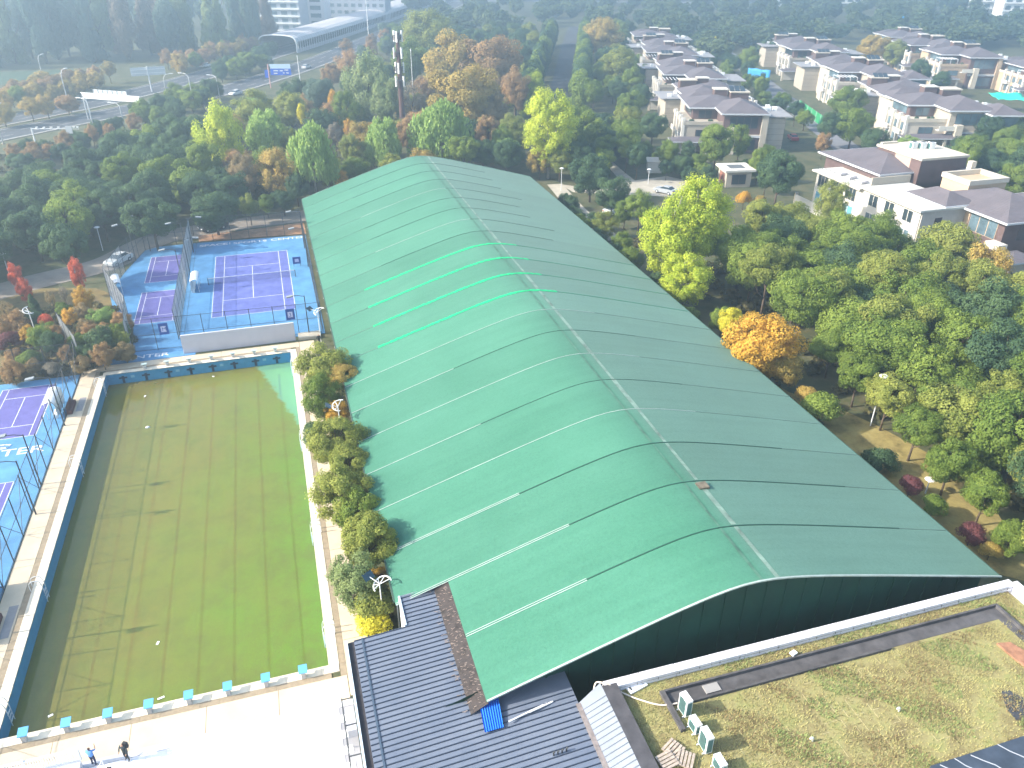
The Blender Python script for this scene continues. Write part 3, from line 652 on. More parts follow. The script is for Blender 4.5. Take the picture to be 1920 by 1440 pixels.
# things on the annex roof
q4 = [at(*q, ann_z(at(*q,4.8)[0])+.12) for q in ((898,1323),(934,1312),(944,1364),(909,1374))]
c0 = sum(q4)/4
bs = tag(empty('blue_sheet', (c0[0],c0[1],0)), 'bright blue corrugated plastic sheet lying on the slate roof', 'sheet')
cs = MB(); U = [Vector(q)-Vector((c0[0],c0[1],0)) for q in q4]; NU = 32
for i in range(NU+1):
    t = i/NU; up = .05*math.cos(2*math.pi*t*8); a_ = U[0].lerp(U[1],t); b_ = U[3].lerp(U[2],t)
    cs.v += [(a_.x,a_.y,a_.z+.22+up),(b_.x,b_.y,b_.z+.02+up)]
cs.f = [(2*i,2*i+1,2*i+3,2*i+2) for i in range(NU)]
cs.build('panel', mat('bright_blue_plastic', (.02,.16,.62), .4, .4, var=.1, scale=2), bs)
for i,(px,py,L,rz) in enumerate([(990,1335,2.6,.22),(1015,1326,1.6,.2)]):
    p_ = at(px,py,5.1); tag(MB().rbox((0,0,0),(L,.09,.06),rz=rz).build('roof_batten', M_STEEL, loc=(p_[0],p_[1],ann_z(p_[0])+.12)), ['long pale metal strip lying on slate roof under the gable','shorter pale metal strip beside the long one under the gable'][i], 'metal strip', 'loose metal strips')
for i,(px,py) in enumerate([(1038,1413),(1046,1411),(1054,1409),(1062,1406)]):
    p_ = at(px,py,5.15); tag(MB().tube([(0,0,-.1),(0,0,.22),(.08,0,.26)], .05, 6).build('roof_bolt', M_DARKSTEEL, loc=(p_[0],p_[1],ann_z(p_[0])+.03)), 'short dark vent stub in a row of four on slate roof', 'vent', 'roof vent stubs')
# grey frame on the white terrace
fr = tag(empty('metal_frame', (21.6,-5.0,0)), 'dark grey open metal frame against the annex wall on white paving', 'frame')
for y in (0,-2.0,-4.2): MB().box(-.04,.04,y-.04,y+.04,0,2.2).build('post', M_DARKSTEEL, fr); MB().box(.04,.7,y-.03,y+.03,2.14,2.2).build('arm', M_DARKSTEEL, fr)
MB().box(-.04,.04,-4.24,.04,2.2,2.27).build('beam', M_DARKSTEEL, fr); MB().box(.1,.68,-1.7,-.2,.5,1.2).build('cabinet', mat('cabinet_grey', (.35,.36,.4), .6), fr)

# ================================================================ terrace building lower right
TZ = 5.5
tb = tag(empty('terrace_building', (36.7,-11.3,0)), 'flat building with weedy grass roof terrace and white parapet', 'building')
def tl(x,y,z): return (x-36.7,y+11.3,z)
M_PCAP = mat('white_parapet_stone', (.70,.69,.74), .6, .3, var=.07, scale=1.2)
M_WEED = multi_mat('weedy_roof_soil', [(.28,(.13,.10,.05)),(.42,(.21,.175,.08)),(.52,(.28,.25,.11)),(.62,(.235,.24,.09)),(.75,(.35,.29,.13))], .55, detail=10, bump=.5, bscale=9)
MB().box(0,31.0,-40,-.3,-.05,TZ-.12).build('block', mat('block_render', (.5,.5,.5), .85), tb)
MB().box(.9,30.4,-40,-.55,TZ-.14,TZ).build('roof_bed', M_WEED, tb)
capm = MB().box(-1.16,1.16,-.28,.28,TZ-.1,6.0).mesh('parapet_cap', M_PCAP)
for k in range(13): inst('parapet_cap', capm, tb, (1.35+2.36*k,-.28,random.uniform(-.008,.008)))
capn = MB().box(-.28,.28,-1.16,1.16,TZ-.1,6.0).mesh('parapet_cap', M_PCAP)
for k in range(5): inst('parapet_cap', capn, tb, (31.0,-1.46-2.36*k,random.uniform(-.008,.008)))
wr = MB(); wr.tube([(.3,-.62,TZ+.34),(30.8,-.62,TZ+.34)], .012, 4)
for k in range(22): wr.tube([(.8+1.4*k,-.62,TZ+.25),(.8+1.4*k,-.62,TZ+.42)], .02, 4)
wr.build('lightning_wire', M_DARKSTEEL, tb)
MB().box(0,.95,-40,-.3,TZ-.12,6.0).build('side_kerb', mat('dark_membrane', (.07,.068,.075), .8, var=.3, scale=1.5), tb)
M_CH = mat('dark_channel_concrete', (.085,.082,.085), .9, .2, var=.35, scale=1.2)
MB().box(3.6,28.3,-2.45,-1.55,TZ,TZ+.02).build('channel_floor', M_CH, tb)
MB().box(3.6,28.3,-1.55,-1.42,TZ,TZ+.26).build('channel_wall', M_CH, tb); MB().box(4.3,19,-2.6,-2.45,TZ,TZ+.2).build('channel_wall', M_CH, tb)
MB().box(3.3,3.6,-4.2,-1.42,TZ,TZ+.24).build('channel_wall', M_CH, tb)
MB().box(28.3,28.5,-9,-1.42,TZ,TZ+.24).build('channel_wall', M_CH, tb); MB().box(27.7,28.3,-9,-2.45,TZ,TZ+.02).build('channel_floor', M_CH, tb)
MB().box(6.0,7.0,-2.3,-1.7,TZ+.02,TZ+.1).build('cover_plate', mat('plate_grey', (.3,.29,.28), .8), tb)
pb = [at(*q,TZ+.0) for q in ((1742,1442),(1925,1383))]
MB().add([tl(*pb[0]),tl(*pb[1]),tl(pb[1][0]+6,pb[1][1]-6,TZ+.0),tl(pb[0][0],pb[0][1]-7,TZ)],[]).prism([tl(*pb[0])[:2],tl(*pb[1])[:2],tl(pb[1][0]+5,pb[1][1]-6,0)[:2],tl(pb[0][0],pb[0][1]-7,0)[:2]],TZ-.02,TZ+.28).build('dark_deck', mat('dark_membrane_blue', (.045,.06,.085), .6, .3, var=.25, scale=1), tb)
for px in (1762,1790,1820,1872):
    a_ = at(px,1440-(px-1742)*.322,TZ+.285); b_ = a_+np.array([2.6,-3.2,0])
    pts_ = [Vector(a_).lerp(Vector(b_),t)+Vector((random.uniform(-.08,.08),random.uniform(-.08,.08),0)) for t in np.linspace(0,1,8)]
    ribbon(MB(), [(p.x-36.7,p.y+11.3) for p in pts_], .07, TZ+.285).build('pale_crack', mat('crack_pale', (.4,.42,.45), .8), tb)
pp = [at(px,py,TZ)[:2] for px,py in ((1876,1296),(1892,1294),(1925,1312),(1925,1352),(1905,1350),(1888,1330))]
MB().prism([tl(*p,0)[:2] for p in pp],TZ,TZ+.015).build('bare_patch', mat('bare_membrane', (.055,.06,.07), .7, var=.4, scale=2), tb)
hp = [at(px,py,TZ)[:2] for px,py in ((1868,1208),(1893,1206),(1930,1228),(1930,1258),(1900,1236))]
MB().prism([tl(*p,0)[:2] for p in hp],TZ-.02,TZ+.12).build('rust_plate', mat('rusty_plate', (.30,.15,.09), .8, var=.3, scale=2), tb)
# joints of buried paving showing through the weeds
pv = MB()
for _ in range(150):
    x = random.choice([0,0,1])*0 + random.uniform(5.5,20); y = random.uniform(-10.5,-3.2); 
    x = round(x/.55)*.55; y = round(y/.55)*.55
    if random.random() < .5: pv.box(x,x+.5,y-.014,y+.014,TZ,TZ+.012)
    else: pv.box(x-.014,x+.014,y,y+.5,TZ,TZ+.012)
tag(pv.build('paving_joints', mat('joint_pale', (.42,.36,.2), .9), tb), kind='stuff')
# weeds
def weed_mesh(nm, n_, sel, M, h0, h1):
    v = []; f = []
    c = 0
    while c < n_:
        x = random.uniform(.95,30.3); y = random.uniform(-13.5,-.6)
        if 3.3 < x < 28.5 and -2.65 < y < -1.4: continue
        if not sel(x,y): continue
        for q in range(3):
            a_ = random.uniform(0,6.3); h = random.uniform(h0,h1); w_ = random.uniform(.010,.024); lx, ly = math.cos(a_)*h*.8, math.sin(a_)*h*.8
            o = len(v); v += [(x-ly*.12-w_*math.sin(a_),y+w_*math.cos(a_),TZ),(x+w_*math.sin(a_),y-w_*math.cos(a_),TZ),(x+lx,y+ly,TZ+h)]; f.append((o,o+1,o+2))
        c += 1
    mb = MB(); mb.v = v; mb.f = f; o = mb.build(nm, M, tb); tag(o, kind='stuff'); return o
def pn(x,y,s): return math.sin(x*s+1.3)*math.cos(y*s*1.3+.4)+.5*math.sin(x*s*2.3+y*s*1.9)
weed_mesh('dry_grass', 26000, lambda x,y: x<3.3 or pn(x,y,.5)>-.1 or y>-1.5 or random.random()<.45, mat('straw', (.34,.31,.13), .9, var=.25, scale=.6), .04, .13)
weed_mesh('green_weeds', 5000, lambda x,y: pn(x+9,y,.7)>.35 and x>8, mat('weed_green', (.21,.26,.09), .9, var=.35, scale=1), .06, .2)
weed_mesh('brown_weeds', 5000, lambda x,y: pn(x+3,y+5,.6)>.3 and x>6, mat('weed_brown', (.23,.165,.08), .9, var=.3, scale=1), .05, .16)
# air conditioners
def ac(p, p2, h, label):
    a_, b_ = at(*p,TZ+.1), at(*p2,TZ+.1); L = abs(a_[1]-b_[1]); r = tag(empty('air_conditioner', ((a_[0]+b_[0])/2,(a_[1]+b_[1])/2,TZ), math.atan2(b_[1]-a_[1],b_[0]-a_[0])+math.pi/2), label, 'air conditioner', 'roof terrace air conditioners')
    L = float(np.hypot(*(a_-b_)[:2])); D = .42
    MB().box(0,D,-L/2,L/2,.1,.1+h).build('casing', mat('ac_white', (.76,.77,.76), .45), r, bevel=.02)
    MB().box(-.012,0,-L/2+.09,L/2-.09,.18,h+.0).build('grille', mat('ac_teal_grille', (.075,.16,.16), .6, var=.2, scale=20), r)
    for zc in ((.35,.75) if h > 1 else (.52,)):
        f_ = MB(); f_.tube([(-.02,0,h*zc+.1),(-.035,0,h*zc+.1)], min(L*.36,h*.3), 20); f_.build('fan_guard', mat('ac_fan', (.05,.10,.10), .6), r)
    MB().box(.06,D-.05,-L/2-.012,-L/2,.2,h-.05).build('side_panel', mat('ac_teal_grille', (.075,.16,.16), .6), r)
    for y in (-L/2+.12,L/2-.12): MB().box(-.12,D+.08,y-.03,y+.03,0,.1).build('foot', M_STEEL, r)
ac((1270,1326),(1284,1346),1.3,'tall white air conditioner nearest the parapet with pale hose')
ac((1289,1358),(1303,1379),.75,'low white air conditioner between the two tall ones')
ac((1308,1391),(1322,1415),1.3,'tall white air conditioner in front of the low one')
ac((1334,1431),(1349,1455),.8,'white air conditioner cut by the bottom photo edge')
hz = [at(*q,TZ+.12) for q in ((1272,1318),(1240,1322),(1200,1312),(1165,1298),(1140,1291))]
hose = [tuple(p) for p in hz[:-1]]+[(float(hz[-1][0]),float(hz[-1][1]),6.04),(36.9,-11.5,6.08),(36.5,-11.2,5.9),(36.2,-11.6,5.6)]
tag(MB().tube(smooth_line(hose,6), .05, 6).build('drain_hose', mat('hose_cream', (.72,.62,.52), .6), smooth=True), 'cream hose snaking from the tall air conditioner over the parapet corner', 'hose')
p_ = at(1193,1288,TZ); bx = tag(empty('white_tray', (p_[0],p_[1],TZ), .25), 'flat white tray lying on grass beside the parapet', 'tray')
MB().box(-.65,.65,-.3,.3,.0,.12).build('tray_body', M_WHITE, bx, bevel=.02); MB().box(-.5,-.38,-.12,.12,.12,.13).build('slot', M_DARKSTEEL, bx); MB().box(.38,.5,-.12,.12,.12,.13).build('slot', M_DARKSTEEL, bx)
p_ = at(1486,1231,TZ); tag(MB().rbox((0,0,.32),(.42,.3,.12),rz=.3).rbox((0,0,.14),(.1,.1,.28)).build('white_block', M_WHITE, loc=(p_[0],p_[1],TZ)), 'small white block on the dark channel edge', 'block')
for (px,py,lab) in ((1523,1390,'white gooseneck vent pipe nearer the bottom edge of the weedy roof'),(1685,1334,'white gooseneck vent pipe in the middle of the weedy roof')):
    p_ = at(px,py,TZ); tag(MB().tube([(0,0,0),(0,0,.28),(-.06,0,.36),(-.16,0,.36),(-.2,0,.28)], .055, 8).build('vent_pipe', M_WHITE, loc=(p_[0],p_[1],TZ), smooth=True), lab, 'vent pipe', 'vent pipes')
for i,(px,py,a_,lab) in enumerate([(1262,1408,.5,'worn wooden pallet propped on the roof grass'),(1284,1428,.9,'second wooden pallet tilted against the first'),(1250,1432,.2,'pale board scraps heaped beside the pallets')]):
    p_ = at(px,py,TZ); r = tag(empty('pallet', (p_[0],p_[1],TZ+.1), a_), lab, 'pallet', 'roof scrap')
    for k in range(5): MB().rbox((0,-.4+.2*k,.12+.05*i),(1.0,.14,.03),rx=.12*i).build('board', mat('grey_wood', (.40,.33,.27), .9, var=.3, scale=5), r)
    for k in (-.4,.4): MB().rbox((k,0,.05),(.1,.95,.08)).build('bearer', mat('grey_wood', (.40,.33,.27), .9), r)
# ================================================================ trees
SP = dict(dark=((.050,.101,.056),(.129,.202,.078)), mid=((.112,.179,.034),(.280,.358,.067)), olive=((.168,.213,.045),(.381,.403,.095)),
          yellowgreen=((.246,.358,.034),(.650,.694,.078)), lime=((.190,.302,.067),(.403,.538,.157)), orange=((.336,.224,.039),(.800,.493,.078)),
          rust=((.269,.185,.090),(.515,.325,.146)), brown=((.213,.168,.078),(.426,.314,.157)), red=((.403,.101,.056),(.800,.202,.101)),
          yellow=((.470,.426,.034),(.800,.739,.078)), grey=((.190,.174,.129),(.347,.302,.235)), maroon=((.112,.045,.050),(.246,.095,.095)),
          loose=((.190,.258,.101),(.381,.437,.190)), amber=((.291,.246,.067),(.605,.437,.123)), conifer=((.078,.146,.123),(.190,.246,.168)), conrust=((.213,.174,.134),(.381,.291,.202)))
FM = {k: foliage_mat('foliage_'+k, *v) for k, v in SP.items()}
M_BARK = mat('bark', (.12,.09,.065), .95, .1, var=.3, scale=4, bump=.4)
M_BARKP = mat('pale_bark', (.36,.33,.28), .95, .1, var=.2, scale=4)
def leaf_arrays(kind, seed, nl, ls):
    g = np.random.default_rng(seed)
    def unit(k):
        d = g.normal(size=(k,3)); return d/np.linalg.norm(d,axis=1)[:,None]
    if kind == 'cone':
        nc = 46; t = np.sort(g.random(nc)); a = g.random(nc)*6.283*3
        rr = (1-t)**.8*.62*(.6+.4*g.random(nc)); C = np.stack([np.cos(a)*rr,np.sin(a)*rr,-.95+1.85*t],1); R = .34*(1-t)**.7+.10; sq = .45
    elif kind == 'column':
        nc = 40; d = unit(nc); C = d*np.array([.55,.55,.80])*(.75+.25*g.random(nc))[:,None]; R = .30+.12*g.random(nc); sq = .62
    elif kind == 'dome':
        nc = 60; d = unit(nc); d[:,2] = np.abs(d[:,2])*1.5-.55; C = d*np.array([.76,.76,.72])*(.72+.34*g.random(nc))[:,None]; R = .15+.13*g.random(nc); sq = 1.6
    elif kind in ('loose','great'):
        nc = 74 if kind == 'loose' else 190; d = unit(nc); C = d*np.array([.76,.76,.84])*(g.random(nc)**.33)[:,None]; C[:,0] *= 1-.25*(C[:,2]>.4); R = (.13+.13*g.random(nc))*(1 if kind == 'loose' else .72); sq = .9
    elif kind == 'sparse':
        nc = 50; d = unit(nc); C = d*np.array([.8,.8,.85])*(g.random(nc)**.4)[:,None]; R = .14+.10*g.random(nc); sq = .8
    elif kind == 'bush':
        nc = 26; d = unit(nc); d[:,2] = np.abs(d[:,2])-.25; C = d*np.array([.66,.66,.72]); R = .30+.16*g.random(nc); sq = .8
    else:
        nc = 80; d = unit(nc); d[:,2] = d[:,2]*.92+.06; ph = g.random(4)*6.28; az = np.arctan2(d[:,1],d[:,0])
        lobe = 1+.15*np.sin(2*az+ph[0])+.12*np.sin(3*az+ph[1]+2*d[:,2])+.10*np.sin(4*d[:,2]+ph[2])
        C = d*np.array([.70,.70,.70])*(lobe*(.70+.30*g.random(nc)**.6))[:,None]; R = .13+.15*g.random(nc); sq = .75
    k = np.repeat(np.arange(nc), np.maximum(6,(nl*R**2/np.sum(R**2)).astype(int))); n_ = len(k)
    d = unit(n_); rad_ = (.72+.34*g.random(n_)**.8)
    if kind in ('loose','sparse','great'): rad_ = .35+.75*g.random(n_)
    P = C[k] + d*R[k][:,None]*rad_[:,None]*np.array([1,1,sq])
    if kind == 'dome': P[:,2] -= .16*g.random(n_)*(np.hypot(P[:,0],P[:,1])>.45)
    out = P/(np.linalg.norm(P,axis=1)[:,None]+1e-6); nrm = d*.8 + out*.7 + .5*g.normal(size=(n_,3)); nrm[:,2] += .3; nrm /= np.linalg.norm(nrm,axis=1)[:,None]
    u = np.cross(nrm, unit(n_)); u /= np.linalg.norm(u,axis=1)[:,None]; v = np.cross(nrm,u)
    s = ls*(.6+.8*g.random(n_)); st = 1.0
    if kind == 'dome': u = u*.45; u[:,2] -= .9; u /= np.linalg.norm(u,axis=1)[:,None]; v = np.cross(nrm,u); v /= np.linalg.norm(v,axis=1)[:,None]+1e-6; st = 1.9
    A = u*(s*st)[:,None]; B_ = v*(s*.72)[:,None]
    V = np.stack([P-A, P+B_*.9-A*.1, P+A, P-B_*.9-A*.1], 1).reshape(-1,3)
    T = np.clip(.25+.5*g.random(nc)[k]+.4*(g.random(n_)-.5),0,1)
    return V, np.repeat(T,4)
def leaf_mesh(name, V, T, M):
    n_ = len(V)//4; me = bpy.data.meshes.new(name)
    me.vertices.add(len(V)); me.vertices.foreach_set('co', V.astype(np.float32).ravel())
    me.loops.add(n_*4); me.loops.foreach_set('vertex_index', np.arange(n_*4,dtype=np.int32))
    me.polygons.add(n_); me.polygons.foreach_set('loop_start', np.arange(0,n_*4,4,dtype=np.int32)); me.polygons.foreach_set('loop_total', np.full(n_,4,np.int32))
    a = me.attributes.new('tint','FLOAT','POINT'); a.data.foreach_set('value', T.astype(np.float32))
    me.materials.append(M); me.update(); me.validate(); return me
PROTO = {}
def protos(kind, nv, nl, ls):
    PROTO[kind] = [leaf_mesh('crown', *leaf_arrays(kind, 31*i+len(kind), nl, ls), FM['mid']) for i in range(nv)]
protos('round', 7, 24000, .027); protos('loose', 4, 18000, .027); protos('dome', 2, 12000, .032); protos('cone', 3, 8000, .05)
protos('column', 3, 9000, .048); protos('sparse', 2, 3500, .034); protos('bush', 3, 7000, .052); protos('great', 2, 30000, .021)
def trunk_mesh(seed, M, limbs=7):
    """unit tall; foot at 0, fork about .35"""
    g = random.Random(seed); mb = MB()
    mb.tube([(0,0,0),(g.uniform(-.01,.01),.0,.3),(g.uniform(-.03,.03),g.uniform(-.03,.03),.6),(g.uniform(-.04,.04),g.uniform(-.04,.04),.93)], [.028,.021,.014,.004], 7)
    for k in range(limbs):
        a = 2.4*k+g.uniform(-.3,.3); z = .28+.07*k; L = g.uniform(.2,.34)*(1.1-.5*z)
        mb.tube([(0,0,z),(math.cos(a)*L*.6,math.sin(a)*L*.6,z+L*.45),(math.cos(a)*L,math.sin(a)*L,z+L*1.0)], [.012,.008,.002], 5)
    return mb.mesh('trunk', M, True)
TR = [trunk_mesh(i, M_BARK) for i in range(3)]; TRP = [trunk_mesh(9+i, M_BARKP, 10) for i in range(2)]
TREES = []          # (x, y, r) of everything planted
def tree(x, y, r, zc, hz, kind, sp, label, group=None, name=None, cat='tree', pale=False, z0=0):
    au = sp in ('orange','rust','amber','brown','red','yellow','grey','maroon')
    nm = name or {'cone':'conifer_tree','dome':'willow_tree','column':'avenue_tree','bush':'shrub'}.get(kind, 'autumn_tree' if au else 'evergreen_tree' if sp in ('dark','conifer') else 'broadleaf_tree')
    t = tag(empty(nm, (x,y,z0), random.uniform(0,6.28)), label, cat, group)
    top = zc+hz
    inst('trunk', random.choice(TRP if pale else TR), t, (0,0,-.1), scale=(max(r*1.7,top*.6),max(r*1.7,top*.6),top*.86))
    inst('crown', random.choice(PROTO[kind]), t, (0,0,zc), scale=(r*random.uniform(.93,1.07),r*random.uniform(.93,1.07),hz), M=FM[sp])
    TREES.append((x,y,r)); return t
def T(px, py, zc, rpx, vs_, kind, sp, label, group=None, **k):
    p = at(px,py,zc); r = rpx*dist_at(p)/FPX
    return tree(p[0], p[1], r, zc, max(r*vs_,.3), kind, sp, label, group, **k)
# --- planting between pool and hall
G1 = 'trees between pool deck and hall'
for px,py,zc,rp,sp,kd,lab in [
  (612,692,3.8,40,'olive','round','green tree nearest the courts in the row beside the pool deck'),
  (602,742,3.4,36,'mid','loose','olive-tinged tree second from the courts in the poolside row'),
  (645,705,3.9,24,'amber','round','amber-topped crown leaning over the hall roof edge'),
  (632,772,2.4,22,'orange','loose','small orange-leaved tree beside the white ring lamp by the pool'),
  (630,828,3.6,42,'olive','round','green tree below the ring lamp in the poolside row'),
  (655,868,3.4,34,'olive','round','olive tree against the hall eave halfway along the pool'),
  (640,925,3.8,48,'olive','loose','broad green tree halfway along the poolside row'),
  (672,958,3.2,38,'mid','round','darker green tree tucked against the hall eave'),
  (692,1012,4.2,48,'olive','round','bright green tree whose crown overlaps the green roof edge'),
  (665,1082,3.4,44,'loose','loose','grey-green tree nearest the annex in the poolside row'),
  (708,1085,2.6,20,'orange','loose','small bright orange tree beside the annex roof corner'),
  (700,1130,1.9,30,'olive','bush','olive bush under the ring lamp by the annex'),
  (700,1168,.9,26,'yellow','bush','yellow flowering bush at the annex roof edge'),
  (590,812,1.6,20,'dark','bush','low dark bush on the deck side of the poolside row')]:
    T(px,py,zc+.3,rp*1.38,1.0,kd,sp,lab,G1, cat='shrub' if kd=='bush' else 'tree')
# --- autumn garden left
G2 = 'trees in the autumn garden'
for px,py,zc,rp,vs_,kd,sp,lab in [
  (145,512,3.6,17,2.0,'loose','red','tall vivid red tree nearest the white car'),
  (28,515,3.2,17,1.7,'loose','red','faded red tree beside the lane lamp at left edge'),
  (46,545,2.8,17,1.6,'loose','red','bright red tree left of the dark garden evergreen'),
  (62,572,2.6,17,1.5,'cone','dark','dark evergreen cone in the autumn garden'),
  (66,598,1.6,20,.9,'round','dark','squat dark evergreen below the dark cone'),
  (8,585,3,22,1.3,'sparse','brown','thin brown half-bare tree at the left photo edge'),
  (155,560,3,22,1.3,'loose','orange','orange tree in front of the sandy lane'),
  (130,592,2.6,18,1.1,'loose','orange','orange-red tree left of the bright lime bush'),
  (95,560,3.4,12,1.8,'sparse','brown','bare thin tree standing against the sandy lane'),
  (118,548,3.2,10,1.8,'sparse','grey','second bare thin tree on the sandy lane'),
  (190,595,2,26,.9,'round','lime','bright lime-green bushy tree beside the court fence'),
  (160,612,1.8,20,1,'loose','brown','brownish tree left of the lime bushy tree'),
  (30,602,2,26,1.0,'loose','rust','rust-coloured tree in the lower garden'),
  (85,600,1.6,14,1,'bush','red','red shrub below the dark evergreen'),
  (75,632,2.6,26,1.1,'round','mid','mid green tree beside the dark tree in the lower garden'),
  (98,642,2.8,24,1.2,'round','dark','deep green tree near the short fence corner'),
  (190,640,2.2,34,1,'round','dark','shaded dark green tree at the fence by the small courts'),
  (165,662,1.6,26,.9,'round','dark','low dark tree at the corner of the pool deck'),
  (225,640,1.8,20,1.2,'round','olive','olive tree pressed against the court fence'),
  (15,640,1.6,26,.8,'bush','maroon','dull maroon shrub at left edge of the garden'),
  (55,672,1.4,24,.8,'bush','mid','green shrub above the left blue court'),
  (25,692,1.0,22,.7,'bush','brown','brown shrub beside the left blue court'),
  (98,690,1.2,18,.8,'bush','grey','greyish shrub next to the short fence corner'),
  (135,640,1.0,14,.8,'bush','brown','brown undergrowth shrub behind the short fence')]:
    T(px,py,zc,rp,vs_,kd,sp,lab,G2, cat='shrub' if kd=='bush' else 'tree')
